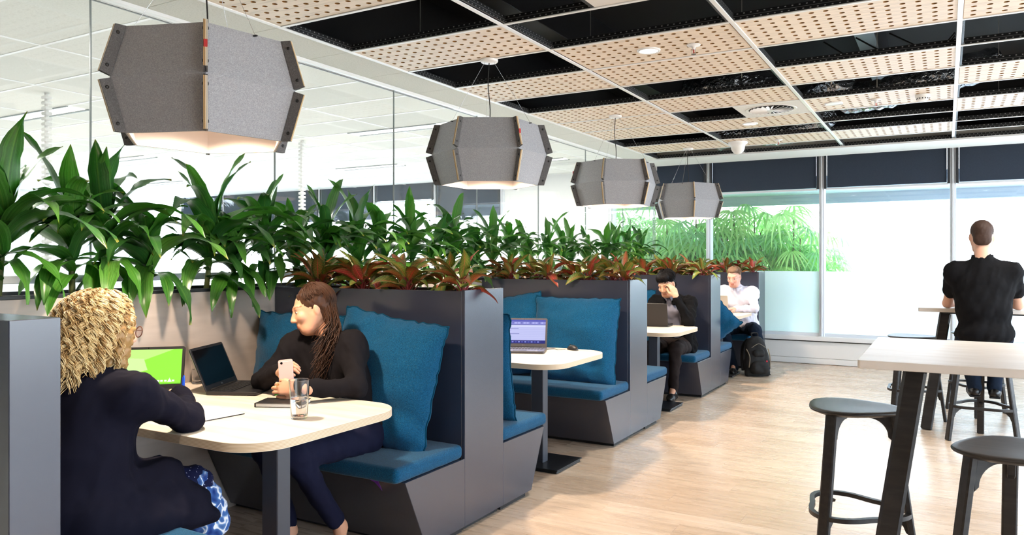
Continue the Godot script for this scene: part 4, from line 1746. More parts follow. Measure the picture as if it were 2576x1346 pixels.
# ---------------------------------------------------------------- pendants
# six folded felt panels, each with tabs at both sides, riveted tab to tab
func build_pendants() -> void:
	var place := ["above the first booth, nearest the blonde woman", "above the second booth with the empty laptop", "above the third booth with the young man", "above the fourth booth before the palms"]
	var xs := [-2.775, -2.79, -2.80, -2.82]
	var zs := [-2.195, -4.557, -6.93, -9.40]
	var turns := [deg_to_rad(21.0), deg_to_rad(30.0), deg_to_rad(36.0), deg_to_rad(57.0)]
	var h := 0.212
	var rm := 0.405
	var rt := 0.345
	var tab := 0.042
	for k in 4:
		var o := thing("pendant_lamp", "large grey felt six-sided pendant lamp " + place[k], "lamp", Vector3(xs[k], [2.168, 2.19, 2.19, 2.19][k], zs[k]), turns[k], "grey felt pendant lamps")
		for i in 6:
			var a0 := TAU * i / 6
			var a1 := TAU * (i + 1) / 6
			var d0 := Vector3(cos(a0), 0, sin(a0))
			var d1 := Vector3(cos(a1), 0, sin(a1))
			var mid := ((d0 + d1) * 0.5).normalized()
			# outer felt, inner lining
			for layer in 2:
				var off := mid * (-0.007 * layer)
				var b := MB.new()
				for up in [1.0, -1.0]:
					var m0 := d0 * rm + off
					var m1 := d1 * rm + off
					var t0 := d0 * rt + Vector3(0, up * h, 0) + off
					var t1 := d1 * rt + Vector3(0, up * h, 0) + off
					var thick := mid * -0.006
					b.quad_from(m0, m1, t1, t0, Vector3.ZERO if layer == 0 else mid * 2.0)
					b.quad_from(m0 + thick, m1 + thick, t1 + thick, t0 + thick, mid * 2.0 if layer == 0 else Vector3.ZERO)
					b.quad_from(t0, t1, t1 + thick, t0 + thick, Vector3(0, 0, 0))
				part(b, M["grey_felt"] if layer == 0 else M["cream_felt"], "felt_panel" if layer == 0 else "lining", o)
			# tabs sticking out along the corner, two per corner and half, with rivets
			for e in [[d0, 1.0], [d1, -1.0]]:
				var d: Vector3 = e[0]
				var side: Vector3 = (d1 - d0).normalized() * e[1]
				# the tab leans from the corner outwards
				var out := (d + side * 0.03).normalized()
				for up in [1.0, -1.0]:
					var p0: Vector3 = d * rm + side * 0.002 + Vector3(0, up * 0.004, 0)
					var p1: Vector3 = d * rt + side * 0.002 + Vector3(0, up * h, 0)
					var q0 := p0 + out * tab + Vector3(0, up * 0.014, 0)
					var q1 := p1 + out * tab
					var nrm := (p1 - p0).cross(q0 - p0).normalized()
					if nrm.dot(side) < 0.0:
						nrm = -nrm
					var b := MB.new()
					var c := (p0 + q1) * 0.5
					var th := nrm * 0.006
					b.quad_from(p0 + th, q0 + th, q1 + th, p1 + th, c)
					b.quad_from(p0, q0, q1, p1, c + th)
					b.quad_from(p1, q1, q1 + th, p1 + th, c + th * 0.5)
					b.quad_from(p0, q0, q0 + th, p0 + th, c + th * 0.5)
					b.quad_from(q0, q1, q1 + th, q0 + th, c + th * 0.5)
					part(b, M["dark_felt"], "tab", o)
					b = MB.new()
					b.quad_from(q0 + out * 0.0008 - th * 0.1, q1 + out * 0.0008 - th * 0.1, q1 + out * 0.0008 - th * 0.55, q0 + out * 0.0008 - th * 0.55, c)
					b.quad_from(q0 + out * 0.0008 + th * 0.15, q1 + out * 0.0008 + th * 0.15, q1 + out * 0.0008 + th * 0.75, q0 + out * 0.0008 + th * 0.75, c)
					part(b, M["ply_line"] if e[1] > 0 else M["cream_line"], "tab_edge", o)
					for t in [0.16, 0.84]:
						var rp := p0.lerp(p1, t).lerp(q0.lerp(q1, t), 0.55) + th
						b = MB.new()
						var z := nrm
						var x := (p1 - p0).normalized()
						b.ball(Vector3(0.0075, 0.0075, 0.004), Transform3D(Basis(x, z.cross(x), z), rp), 10, 6)
						part(b, M["black_metal"], "rivet", o)
		# red woven tag on one seam
		var tg := MB.new()
		var ta: float = TAU * [1, 1, 3, 0][k] / 6.0
		tg.box(Vector3(0.006, 0.05, 0.014), Transform3D(Basis(Vector3.UP, -ta), Vector3(cos(ta) * (rm + 0.015), 0.10, sin(ta) * (rm + 0.015))), 0.001)
		part(tg, M["red_tag"], "tag", o)
		# inner frame, holder, bulb
		var b3 := MB.new()
		for i in 3:
			var a := TAU * i / 3 + 0.4
			b3.beam(Vector3(0, 0.19, 0), Vector3(cos(a) * rt * 0.93, 0.205, sin(a) * rt * 0.93), 0.012, 0.006)
		part(b3, M["black_metal"], "spider", o)
		b3 = MB.new()
		b3.cylinder(0.022, 0.07, at(0, 0.10, 0), 16)
		part(b3, M["black_metal"], "lamp_holder", o)
		b3 = MB.new()
		b3.ball(Vector3(0.055, 0.062, 0.055), at(0, 0.05, 0), 20, 12)
		part(b3, M["bulb"], "bulb", o)
		# cord, wires, rose
		var up_y := CEIL - o.position.y
		b3 = MB.new()
		b3.tube(arc_path([Vector3(0, 0.17, 0), Vector3(0.006, 0.32, 0.004), Vector3(-0.008, 0.5, -0.004), Vector3(0, up_y - 0.01, 0)], 6), [0.0035], 7)
		part(b3, M["rubber"], "cord", o)
		for i in 3:
			var a := TAU * i / 3 + 0.4
			b3 = MB.new()
			b3.tube(PackedVector3Array([Vector3(cos(a) * rt * 0.9, 0.205, sin(a) * rt * 0.9), Vector3(cos(a) * 0.03, up_y - 0.01, sin(a) * 0.03)]), [0.0011], 5)
			part(b3, M["steel"], "suspension_wire", o)
		b3 = MB.new()
		b3.lathe(PackedVector2Array([Vector2(0.001, up_y - 0.022), Vector2(0.055, up_y - 0.02), Vector2(0.062, up_y - 0.012), Vector2(0.062, up_y)]), 28)
		part(b3, M["white_metal"], "ceiling_rose", o)
		var l := SpotLight3D.new()
		l.name = "pendant_light"
		l.light_color = Color(1.0, 0.90, 0.80)
		l.light_energy = 4.0
		l.spot_range = 12.0
		l.spot_attenuation = 2.0
		l.spot_angle = 66.0
		l.spot_angle_attenuation = 0.6
		l.rotation_degrees.x = -90
		l.light_size = 0.055
		l.shadow_enabled = true
		l.position = Vector3(0, -0.02, 0)
		o.add_child(l)


# ---------------------------------------------------------------- plants
# strap leaf: starts at the origin, runs along local z; pitch goes from a0 to a1 (radians above level)
func strap_leaf(lng: float, wid: float, a0: float, a1: float, bend: float, seed_: int, crease := 0.25) -> ArrayMesh:
	var r := RandomNumberGenerator.new()
	r.seed = seed_
	var rows := []
	var p := Vector3.ZERO
	var steps := 13
	var ph := r.randf() * TAU
	for s in steps + 1:
		var t := float(s) / steps
		var a := lerpf(a0, a1, pow(t, bend))
		var yaw := 0.22 * sin(t * 2.3 + ph)
		var dir := Vector3(sin(yaw) * cos(a), sin(a), cos(yaw) * cos(a)).normalized()
		if s > 0:
			p += dir * lng / steps
		var w := wid * 0.5 * (0.30 + 0.70 * sin(PI * pow(clampf(t * 1.02, 0.0, 1.0), 0.62))) if t < 0.6 else wid * 0.5 * maxf(0.015, pow(1.0 - (t - 0.6) / 0.4, 0.8))
		if t < 0.6:
			w = minf(w, wid * 0.5)
		var side := Vector3(1, 0, 0)
		var roll := 0.5 * sin(t * 3.0 + ph * 2.0) * t
		side = side.rotated(dir, roll)
		var up := side.cross(dir) * -1.0
		var wave := sin(t * 17.0 + ph) * 0.006
		var row := PackedVector3Array()
		for u in [-1.0, -0.5, 0.0, 0.5, 1.0]:
			row.append(p + side * (u * w) + up * (absf(u) * w * crease + (wave if absf(u) > 0.9 else 0.0) * signf(u)))
		rows.append(row)
	var b := MB.new()
	b.skin(rows)
	var m := b.mesh()
	var spine := PackedVector3Array()
	for row in rows:
		spine.append(row[2])
	spines[m] = spine
	return m


# whether a leaf so placed clears the planter rim, the glass behind and the panels
func leaf_clear(m: ArrayMesh, xf: Transform3D) -> bool:
	for p in spines[m]:
		var q: Vector3 = xf * p
		if q.x < -3.915:
			return false
		if q.y < 1.315 and q.x > -3.70 and q.x < -3.625:
			return false
		if q.y < 1.24:
			if q.x < -3.62:
				return false
	return true


func build_plants() -> void:
	var r := RandomNumberGenerator.new()
	r.seed = 77
	var young := []
	var mid := []
	var old := []
	for k in 6:
		young.append(strap_leaf(r.randf_range(0.32, 0.46), r.randf_range(0.07, 0.105), r.randf_range(1.1, 1.45), r.randf_range(-0.4, 1.0), 2.0, 10 + k))
		mid.append(strap_leaf(r.randf_range(0.42, 0.56), r.randf_range(0.068, 0.095), r.randf_range(0.75, 1.15), r.randf_range(-1.2, -0.4), 1.3, 30 + k))
		old.append(strap_leaf(r.randf_range(0.34, 0.44), r.randf_range(0.06, 0.085), r.randf_range(0.35, 0.85), r.randf_range(-1.5, -1.1), 0.9, 50 + k))
	# corn plants in the back planter: z, height of the crown above the soil, offset
	var spots := [[-1.05, 0.42], [-1.45, 0.32], [-1.84, 0.43], [-2.17, 0.36], [-2.38, 0.40], [-2.62, 0.24], [-2.94, 0.38], [-3.16, 0.24], [-3.46, 0.36], [-3.72, 0.30], [-4.0, 0.36], [-4.30, 0.36], [-4.62, 0.34], [-4.92, 0.38], [-5.25, 0.26], [-5.55, 0.38], [-5.9, 0.30],
		[-6.25, 0.34], [-6.65, 0.36], [-7.0, 0.30], [-7.4, 0.36], [-7.75, 0.32], [-8.1, 0.36], [-8.5, 0.30], [-8.9, 0.36], [-9.3, 0.34], [-9.7, 0.36], [-10.1, 0.30], [-10.5, 0.34]]
	for k in spots.size():
		var z: float = spots[k][0]
		var booth := clampi(int((-z - 0.9) / 2.44), 0, 3)
		var where: String = ["behind the blonde woman and laptops of the first booth", "behind the second booth with the empty laptop", "behind the third booth", "behind the fourth booth near the windows"][booth]
		var o := thing("corn_plant", "corn plant with arching strap leaves " + where, "plant", Vector3(-3.775 + r.randf_range(-0.05, 0.05), 1.22, z), 0.0, "corn plants in the back planter " + where)
		var crown: float = spots[k][1]
		var lean := Vector3(r.randf_range(-0.05, 0.05), 0, r.randf_range(-0.05, 0.05))
		var b := MB.new()
		b.tube(PackedVector3Array([Vector3(0, -0.02, 0), lean * 0.5 + Vector3(0, crown * 0.5, 0), lean + Vector3(0, crown + 0.04, 0)]), [0.016, 0.015, 0.012], 8)
		part(b, M["cane"], "cane", o)
		var nl := 26 if k < 18 else 20
		var spin := r.randf() * TAU
		for j in nl:
			var t := float(j) / (nl - 1)
			var pool: Array = old if t < 0.24 else mid if t < 0.80 else young
			var y := lerpf(0.13 if pool == old else 0.07, crown + 0.03, pow(t, 0.62))
			var a := spin + j * 2.39996 + r.randf_range(-0.25, 0.25)
			var sc := r.randf_range(0.85, 1.15) * (1.08 if k < 8 else 1.0 if k < 18 else 0.92)
			var c := lean * (y / maxf(crown, 0.1)) + Vector3(0, y, 0)
			for attempt in 14:
				var m: ArrayMesh = pool[r.randi() % 6]
				var xf := Transform3D(Basis(Vector3.UP, a) * Basis(Vector3.RIGHT, r.randf_range(-0.12, 0.12)) * Basis.from_scale(Vector3(sc, sc, sc)), c)
				if leaf_clear(m, o.transform * xf):
					inst(m, M["corn_leaf_%d" % (r.randi() % 4)], "leaf", o, xf)
					break
				a += r.randf_range(0.5, 1.6)
				sc *= 0.97
				if attempt == 6:
					pool = mid
				if attempt == 10:
					pool = young
	# red and green aglaonema in the divider planters
	var bl := []
	for k in 5:
		bl.append(strap_leaf_broad(r.randf_range(0.16, 0.21), r.randf_range(0.055, 0.074), [1.1, 0.8, 0.5, 0.2, 0.95][k], [0.2, -0.5, -0.9, -0.7, -0.2][k], 90 + k))
	for i in 4:
		var where2: String = ["on the first booth divider behind the dark haired woman", "on the divider of the second booth", "on the divider behind the young man in black hoodie", "on the last divider behind the man in white shirt"][i]
		var n := 8
		for k in n:
			var x := -2.33 - 1.25 * (k + r.randf_range(-0.2, 0.2)) / (n - 1)
			x = clampf(x, -3.58, -2.33)
			var z := -3.39 - 2.44 * i - (0.13 if k % 2 == 0 else 0.27)
			var o := thing("aglaonema", "red and green aglaonema " + where2, "plant", Vector3(x, 1.24, z), 0.0, "aglaonema plants " + where2)
			var nl := 19
			var spin := r.randf() * TAU
			for j in nl:
				var t := float(j) / (nl - 1)
				var a := spin + j * 2.39996
				var sc := r.randf_range(0.8, 1.15)
				var base := Vector3(sin(a), 0, cos(a)) * 0.015 + Vector3(0, 0.01 + 0.09 * t, 0)
				var stem := lerpf(0.05, 0.03, t)
				var dir := Vector3(sin(a) * 0.7, 0.75, cos(a) * 0.7)
				var b := MB.new()
				b.tube(PackedVector3Array([Vector3(0, -0.005, 0), base, base + dir * stem]), [0.005, 0.004, 0.003], 5)
				part(b, M["aglaonema_stem"], "stalk", o)
				var which := 0 if t > 0.82 else 4 if t > 0.6 else 1 if t > 0.4 else 2 if t > 0.2 else 3
				var bs := Basis(Vector3.UP, a) * Basis(Vector3.FORWARD, r.randf_range(-0.6, 0.6)) * Basis(Vector3.RIGHT, r.randf_range(-0.5, 0.3)) * Basis.from_scale(Vector3(sc, sc, sc))
				var tone: int = [0, 1, 2, 3, 4, 0, 3, 1][r.randi() % 8]
				if i == 0 and k > 4:
					tone = [0, 4, 1][r.randi() % 3]
				inst(bl[which], M["aglaonema_%d" % tone], "leaf", o, Transform3D(bs, base + dir * stem))


func strap_leaf_broad(lng: float, wid: float, a0: float, a1: float, seed_: int) -> ArrayMesh:
	var r := RandomNumberGenerator.new()
	r.seed = seed_
	var rows := []
	var p := Vector3.ZERO
	var steps := 10
	for s in steps + 1:
		var t := float(s) / steps
		var a := lerpf(a0, a1, t)
		var dir := Vector3(0.12 * sin(t * 2.0 + seed_), sin(a), cos(a)).normalized()
		if s > 0:
			p += dir * lng / steps
		var w := wid * 0.5 * maxf(0.01, pow(sin(PI * pow(clampf(t, 0.0, 1.0), 0.72)), 0.9))
		var side := Vector3(1, 0, 0)
		var up := dir.cross(side).normalized()
		var row := PackedVector3Array()
		for u in [-1.0, -0.5, 0.0, 0.5, 1.0]:
			row.append(p + side * (u * w) + up * (absf(u) * w * 0.45 + sin(t * 11.0 + u * 2.0) * 0.003 * absf(u)))
		rows.append(row)
	var b := MB.new()
	b.skin(rows)
	return b.mesh()


# ---------------------------------------------------------------- things on tables
# hinge at the origin, keyboard towards local z, lid opened by the angle between keyboard and screen
func laptop(label: String, xf: Transform3D, open: float, w: float, d: float, shell: String, keys: String, display: Material, brand := "") -> Node3D:
	var o := thing("laptop", label, "laptop")
	o.transform = xf
	var b := MB.new()
	b.prism(rounded_rect(-w / 2, -0.012, w / 2, d, [0.008, 0.008, 0.012, 0.012], 4), 0.017, Transform3D(Basis(Vector3.RIGHT, Vector3(0, 0, 1), Vector3(0, -1, 0)), Vector3(0, 0.019, 0)), 0.0015)
	part(b, M[shell], "base", o)
	b = MB.new()
	for s in 4:
		b.cylinder(0.006, 0.002, at([-1, 1, 1, -1][s] * (w / 2 - 0.03), 0.0, 0.02 if s < 2 else d - 0.03), 8)
	part(b, M["rubber"], "foot", o)
	b = MB.new()
	for r in 5:
		for c in 14:
			b.box(Vector3(0.0175, 0.003, 0.0165), at((c - 6.5) * (w * 0.064), 0.0205, 0.035 + r * 0.0195), 0.001)
	var k := part(b, M[keys], "keyboard", o)
	k.set_meta("kind", "stuff")
	b = MB.new()
	b.box(Vector3(0.10, 0.001, 0.06), at(0, 0.0195, d - 0.05), 0.0)
	part(b, M[keys], "touchpad", o)
	if keys != "key_silver":
		b = MB.new()
		b.box(Vector3(0.018, 0.0006, 0.008), at(w * 0.40, 0.0195, d - 0.02), 0.0)
		part(b, M["print_blue"], "sticker", o)
		b = MB.new()
		b.box(Vector3(0.014, 0.0006, 0.008), at(w * 0.40 - 0.02, 0.0195, d - 0.02), 0.0)
		part(b, M["print_white"], "sticker", o)
	# lid: local y up the screen, z out of the display
	var lh := w * 0.64
	var tilt := Basis(Vector3.RIGHT, -(open - PI / 2))
	var lid := Transform3D(tilt, Vector3(0, 0.018, -0.004))
	b = MB.new()
	b.prism(rounded_rect(-w / 2, 0.0, w / 2, lh, [0.004, 0.004, 0.012, 0.012], 4), 0.008, lid * Transform3D(Basis.IDENTITY, Vector3(0, 0, -0.009)), 0.0015)
	var lp := part(b, M[shell], "lid", o)
	b = MB.new()
	var p := [Vector3(-w / 2 + 0.014, 0.03, 0.0004), Vector3(w / 2 - 0.014, 0.03, 0.0004), Vector3(w / 2 - 0.014, lh - 0.014, 0.0004), Vector3(-w / 2 + 0.014, lh - 0.014, 0.0004)]
	b.quad(lid * p[0], lid * p[1], lid * p[2], lid * p[3])
	b.uv = PackedVector2Array([Vector2(0, 1), Vector2(1, 1), Vector2(1, 0), Vector2(0, 0)])
	part(b, display, "screen", o)
	b = MB.new()
	b.tube(PackedVector3Array([Vector3(-w * 0.4, 0.019, -0.004), Vector3(w * 0.4, 0.019, -0.004)]), [0.006], 8)
	part(b, M["rubber"], "hinge", o)
	b = MB.new()
	b.cylinder(0.0025, 0.0006, lid * Transform3D(Basis(Vector3.RIGHT, PI / 2), Vector3(0, lh - 0.007, -0.0005)), 10)
	part(b, M["lens_black"], "webcam", lp)
	if brand != "":
		var t := TextMesh.new()
		t.text = brand
		t.font_size = 14
		t.pixel_size = 0.00075
		t.depth = 0.0004
		var f := SystemFont.new()
		f.font_names = PackedStringArray(["Droid Sans"])
		t.font = f
		inst(t, M["steel"], "lettering", lp, lid * Transform3D(Basis.IDENTITY, Vector3(0, 0.016, 0.0004)))
	if display.emission_enabled:
		var l := AreaLight3D.new()
		l.name = "screen_light"
		l.area_size = Vector2(w - 0.03, lh - 0.05)
		l.light_energy = 0.05
		l.light_color = Color(0.75, 1.0, 0.55) if display == M["green_screen"] else Color(0.8, 0.82, 1.0)
		l.area_range = 10.0
		l.shadow_enabled = true
		l.transform = lid * Transform3D(Basis(Vector3.UP, PI), Vector3(0, lh * 0.52, 0.004))
		o.add_child(l)
	return o


func tumbler(label: String, pos: Vector3, h: float, r0: float, r1: float, fill: float) -> void:
	var o := thing("drinking_glass", label, "glass", pos, 0.0, "water glasses on the first table")
	var wall := 0.0025
	# facets in the lower half
	var rows := []
	var prof := [[0.001, 0.0], [r0 - 0.003, 0.0], [r0, 0.003], [lerpf(r0, r1, 0.5), h * 0.5], [r1, h], [r1 - wall * 0.5, h + 0.001], [r1 - wall, h], [lerpf(r0, r1, 0.5) - wall, h * 0.5], [r0 - wall, 0.014], [r0 * 0.6, 0.011], [0.001, 0.011]]
	for p in prof:
		var row := PackedVector3Array()
		for s in 40:
			var a := -TAU * s / 40
			var r: float = p[0]
			if p[1] < h * 0.4 and p[0] > r0 * 0.8:
				r *= 1.0 - 0.02 * (0.5 + 0.5 * cos(a * 10.0))
			row.append(Vector3(cos(a) * r, p[1], sin(a) * r))
		rows.append(row)
	var b := MB.new()
	b.skin(rows, true, false)
	part(b, M["drinking_glass"], "tumbler", o)
	b = MB.new()
	var rf := lerpf(r0, r1, fill) - wall - 0.0004
	b.lathe(PackedVector2Array([Vector2(0.001, 0.0115), Vector2(r0 - wall - 0.001, 0.0145), Vector2(rf, h * fill), Vector2(0.001, h * fill)]), 36, Transform3D.IDENTITY, true)
	part(b, M["water"], "water", o)


func build_props() -> void:
	var y := TABLE_Y + 0.0005
	laptop("black laptop with bright green screen in front of the blonde woman", Transform3D(Basis(Vector3.UP, deg_to_rad(43.0)), Vector3(-3.495, y, -2.40)), deg_to_rad(108.0), 0.35, 0.245, "laptop_black", "key", M["green_screen"])
	laptop("open black laptop with dark screen turned sideways on the first table", Transform3D(Basis(Vector3.UP, deg_to_rad(115.7)), Vector3(-3.28, y, -2.70)), deg_to_rad(113.0), 0.36, 0.25, "laptop_black", "key", M["dark_screen"], "DELL")
	laptop("grey laptop showing a lilac spreadsheet alone on the second table", Transform3D(Basis(Vector3.UP, deg_to_rad(22.5)), Vector3(-2.775, y, -5.02)), deg_to_rad(112.0), 0.36, 0.25, "laptop_grey", "key_grey", M["sheet_screen"], "DELL")
	laptop("black laptop seen from behind, used by the young man", Transform3D(Basis(Vector3.UP, PI + 0.12), Vector3(-2.615, y, -7.42)), deg_to_rad(104.0), 0.36, 0.25, "laptop_black", "key", M["dark_screen"])
	laptop("thin silver laptop used by the man in white shirt", Transform3D(Basis(Vector3.UP, PI + 0.10), Vector3(-2.59, y, -9.80)), deg_to_rad(106.0), 0.34, 0.23, "laptop_silver", "key_silver", M["dark_screen"])
	tumbler("tall glass half filled with water standing beside the black notebook", Vector3(-2.396, TABLE_Y, -2.362), 0.165, 0.034, 0.044, 0.52)
	tumbler("low glass of water behind the two laptops on the first table", Vector3(-3.56, TABLE_Y, -2.76), 0.13, 0.031, 0.038, 0.6)
	# black notebook with elastic band
	var nb := thing("notebook", "closed black notebook under the green pen beside the water glass", "notebook", Vector3(-2.685, y, -2.545), deg_to_rad(24.0))
	var b := MB.new()
	b.box(Vector3(0.214, 0.0025, 0.142), at(0, 0.0013, 0), 0.001)
	b.box(Vector3(0.214, 0.0025, 0.142), at(0, 0.0187, 0), 0.001)
	b.box(Vector3(0.003, 0.018, 0.142), at(-0.107, 0.010, 0), 0.001)
	part(b, M["notebook_black"], "cover", nb)
	b = MB.new()
	b.box(Vector3(0.208, 0.0148, 0.136), at(0.001, 0.010, 0), 0.001)
	part(b, M["paper"], "pages", nb)
	b = MB.new()
	b.box(Vector3(0.006, 0.0215, 0.1435), at(0.085, 0.0102, 0), 0.0005)
	part(b, M["rubber"], "elastic_band", nb)
	pen("green ballpoint pen lying on the black notebook", Vector3(-2.80, y + 0.028, -2.585), Vector3(-0.25, 0.0, -0.97), "pen_green", 0.125)
	# open notebook
	var on := thing("notebook", "open notebook with blank white pages under the blonde woman's arm", "notebook", Vector3(-2.835, y, -2.215), deg_to_rad(-6.0))
	b = MB.new()
	b.box(Vector3(0.31, 0.003, 0.222), at(0, 0.0015, 0), 0.001)
	part(b, M["notebook_black"], "cover", on)
	for s in [-1, 1]:
		var rows := []
		for j in 2:
			var row := PackedVector3Array()
			for i in 11:
				var t := i / 10.0
				row.append(Vector3(s * t * 0.15, 0.0045 + 0.009 * sin(PI * pow(t, 0.6)) * (1.0 - t * 0.4), (j - 0.5) * 0.212))
			rows.append(row)
		b = MB.new()
		b.skin(rows, false, false, s > 0)
		for i in 10:
			b.quad(rows[0][i], rows[0][i + 1], Vector3(rows[0][i + 1].x, 0.003, -0.106), Vector3(rows[0][i].x, 0.003, -0.106))
			b.quad(rows[1][i], Vector3(rows[1][i].x, 0.003, 0.106), Vector3(rows[1][i + 1].x, 0.003, 0.106), rows[1][i + 1])
		b.quad(rows[0][10], rows[1][10], Vector3(s * 0.15, 0.003, 0.106), Vector3(s * 0.15, 0.003, -0.106))
		part(b, M["paper"], "page_block", on)
	pen("blue pen held upright in the blonde woman's hand", Vector3(-3.005, y + 0.008, -2.245), Vector3(-0.12, 0.96, -0.06), "pen_blue", 0.145)
	# pink phone between the dark haired woman's hands
	var ph := thing("phone", "pale pink phone held between the dark haired woman's hands", "phone", Vector3(-2.735, 0.910, -2.612))
	ph.rotation = Vector3(-0.2, 0.60, 0.10)
	b = MB.new()
	b.prism(rounded_rect(-0.034, -0.066, 0.034, 0.066, [0.009, 0.009, 0.009, 0.009], 5), 0.008, Transform3D.IDENTITY, 0.002)
	part(b, M["phone_pink"], "case", ph)
	b = MB.new()
	b.prism(rounded_rect(-0.031, -0.061, 0.031, 0.061, [0.006, 0.006, 0.006, 0.006], 4), 0.0012, at(0, 0, -0.0008), 0.0003)
	part(b, M["dark_screen"], "screen", ph)
	b = MB.new()
	b.cylinder(0.006, 0.0015, Transform3D(Basis(Vector3.RIGHT, PI / 2), Vector3(-0.018, 0.050, 0.0078)), 14)
	part(b, M["lens_black"], "camera_lens", ph)
	for yy in [0.056, -0.056]:
		b = MB.new()
		b.box(Vector3(0.0684, 0.0018, 0.0086), at(0, yy, 0.004), 0.0003)
		part(b, M["print_white"], "antenna_line", ph)
	# mouse and its cable
	var ms := thing("computer_mouse", "black computer mouse on the second table beside the laptop", "mouse", Vector3(-2.441, y, -5.19), deg_to_rad(60.0))
	b = MB.new()
	var rows2 := []
	for j in 9:
		var a := PI / 2 * j / 8.0
		var row := PackedVector3Array()
		for s in 24:
			var t := -TAU * s / 24
			row.append(Vector3(cos(t) * 0.032 * cos(a) * (1.0 - 0.08 * sin(t)), 0.003 + 0.036 * sin(a) * (1.0 + 0.0 * cos(t)), sin(t) * 0.058 * cos(a) + 0.004 * sin(a)))
		rows2.append(row)
	b.skin(rows2, true, false)
	b.fan(rows2[0], Vector3.DOWN)
	part(b, M["laptop_black"], "shell", ms)
	b = MB.new()
	b.cylinder(0.008, 0.006, Transform3D(Basis(Vector3.FORWARD, PI / 2), Vector3(-0.003, 0.033, -0.03)), 12)
	part(b, M["rubber"], "wheel", ms)
	var cb := MB.new()
	cb.tube(arc_path([Vector3(-2.49, y + 0.006, -5.165), Vector3(-2.53, y + 0.003, -5.12), Vector3(-2.58, y + 0.003, -5.16), Vector3(-2.62, y + 0.003, -5.10), Vector3(-2.61, y + 0.012, -5.06)], 8), [0.0018], 6)
	part(cb, M["rubber"], "cable", ms, ms.transform.affine_inverse())
	backpack()


func pen(label: String, pos: Vector3, dir: Vector3, key: String, lng: float) -> void:
	var o := thing("pen", label, "pen", pos)
	var d := dir.normalized()
	var x := Vector3.UP.cross(d)
	x = Vector3.RIGHT if x.length() < 0.2 else x.normalized()
	o.transform.basis = Basis(x, d, x.cross(d)).orthonormalized()
	var b := MB.new()
	b.lathe(PackedVector2Array([Vector2(0.0055, 0.012), Vector2(0.006, 0.03), Vector2(0.0055, lng - 0.01), Vector2(0.003, lng)]), 12)
	part(b, M[key], "barrel", o)
	b = MB.new()
	b.lathe(PackedVector2Array([Vector2(0.0005, 0.0), Vector2(0.002, 0.004), Vector2(0.0055, 0.012)]), 12)
	part(b, M["steel"], "tip", o)
	b = MB.new()
	b.box(Vector3(0.003, 0.035, 0.002), at(0, lng - 0.025, 0.0075), 0.0005)
	part(b, M[key], "clip", o)


func backpack() -> void:
	var o := thing("backpack", "black backpack standing on the floor beside the man in white shirt", "backpack", Vector3(-2.07, 0, -9.80), deg_to_rad(35.0))
	var b := MB.new()
	var f := fold_noise(40, 0.05)
	blob(b, [[Vector3(0, 0.17, 0), Vector3(0.165, 0.19, 0.115), Basis.IDENTITY, 0.05], [Vector3(0, 0.33, -0.03), Vector3(0.135, 0.17, 0.085), Basis(Vector3.RIGHT, -0.12), 0.05], [Vector3(-0.12, 0.04, 0.03), Vector3(0.12, 0.04, 0.03), 0.045, 0.045, 0.05]], 0.012, Transform3D.IDENTITY, f, 0.016)
	part(b, M["pack_fabric"], "main_body", o)
	b = MB.new()
	blob(b, [[Vector3(-0.05, 0.11, 0.10), Vector3(0.05, 0.11, 0.10), 0.07, 0.07, 0.03], [Vector3(0, 0.16, 0.10), Vector3(0.09, 0.05, 0.045), Basis.IDENTITY, 0.03]], 0.010, Transform3D.IDENTITY, f, 0.014)
	part(b, M["pack_fabric"], "front_pocket", o)
	b = MB.new()
	blob(b, [[Vector3(-0.03, 0.29, 0.075), Vector3(0.03, 0.29, 0.075), 0.05, 0.05, 0.03]], 0.010, Transform3D.IDENTITY, f, 0.012)
	part(b, M["pack_fabric"], "upper_pocket", o)
	b = MB.new()
	b.tube(arc_path([Vector3(-0.04, 0.49, -0.05), Vector3(-0.035, 0.53, -0.06), Vector3(0.035, 0.53, -0.06), Vector3(0.04, 0.49, -0.05)], 6), [0.009], 8)
	part(b, M["pack_fabric"], "carry_handle", o)
	for s in [-1, 1]:
		b = MB.new()
		b.tube(arc_path([Vector3(s * 0.07, 0.46, -0.08), Vector3(s * 0.11, 0.36, -0.15), Vector3(s * 0.12, 0.2, -0.16), Vector3(s * 0.13, 0.06, -0.10)], 6), [0.02], 8)
		part(b, M["pack_fabric"], "shoulder_strap", o)
		b = MB.new()
		b.tube(arc_path([Vector3(s * 0.14, 0.34, 0.03), Vector3(s * 0.13, 0.25, 0.11), Vector3(s * 0.135, 0.12, 0.10)], 6), [0.007], 6)
		part(b, M["pack_trim"], "side_strap", o)
	b = MB.new()
	b.tube(arc_path([Vector3(-0.09, 0.36, 0.07), Vector3(0, 0.41, 0.075), Vector3(0.09, 0.36, 0.07)], 6), [0.004], 6)
	part(b, M["pack_trim"], "zip", o)
	b = MB.new()
	b.ball(Vector3(0.012, 0.012, 0.006), at(0.075, 0.20, 0.142), 10, 6)
	part(b, M["pack_red"], "badge", o)


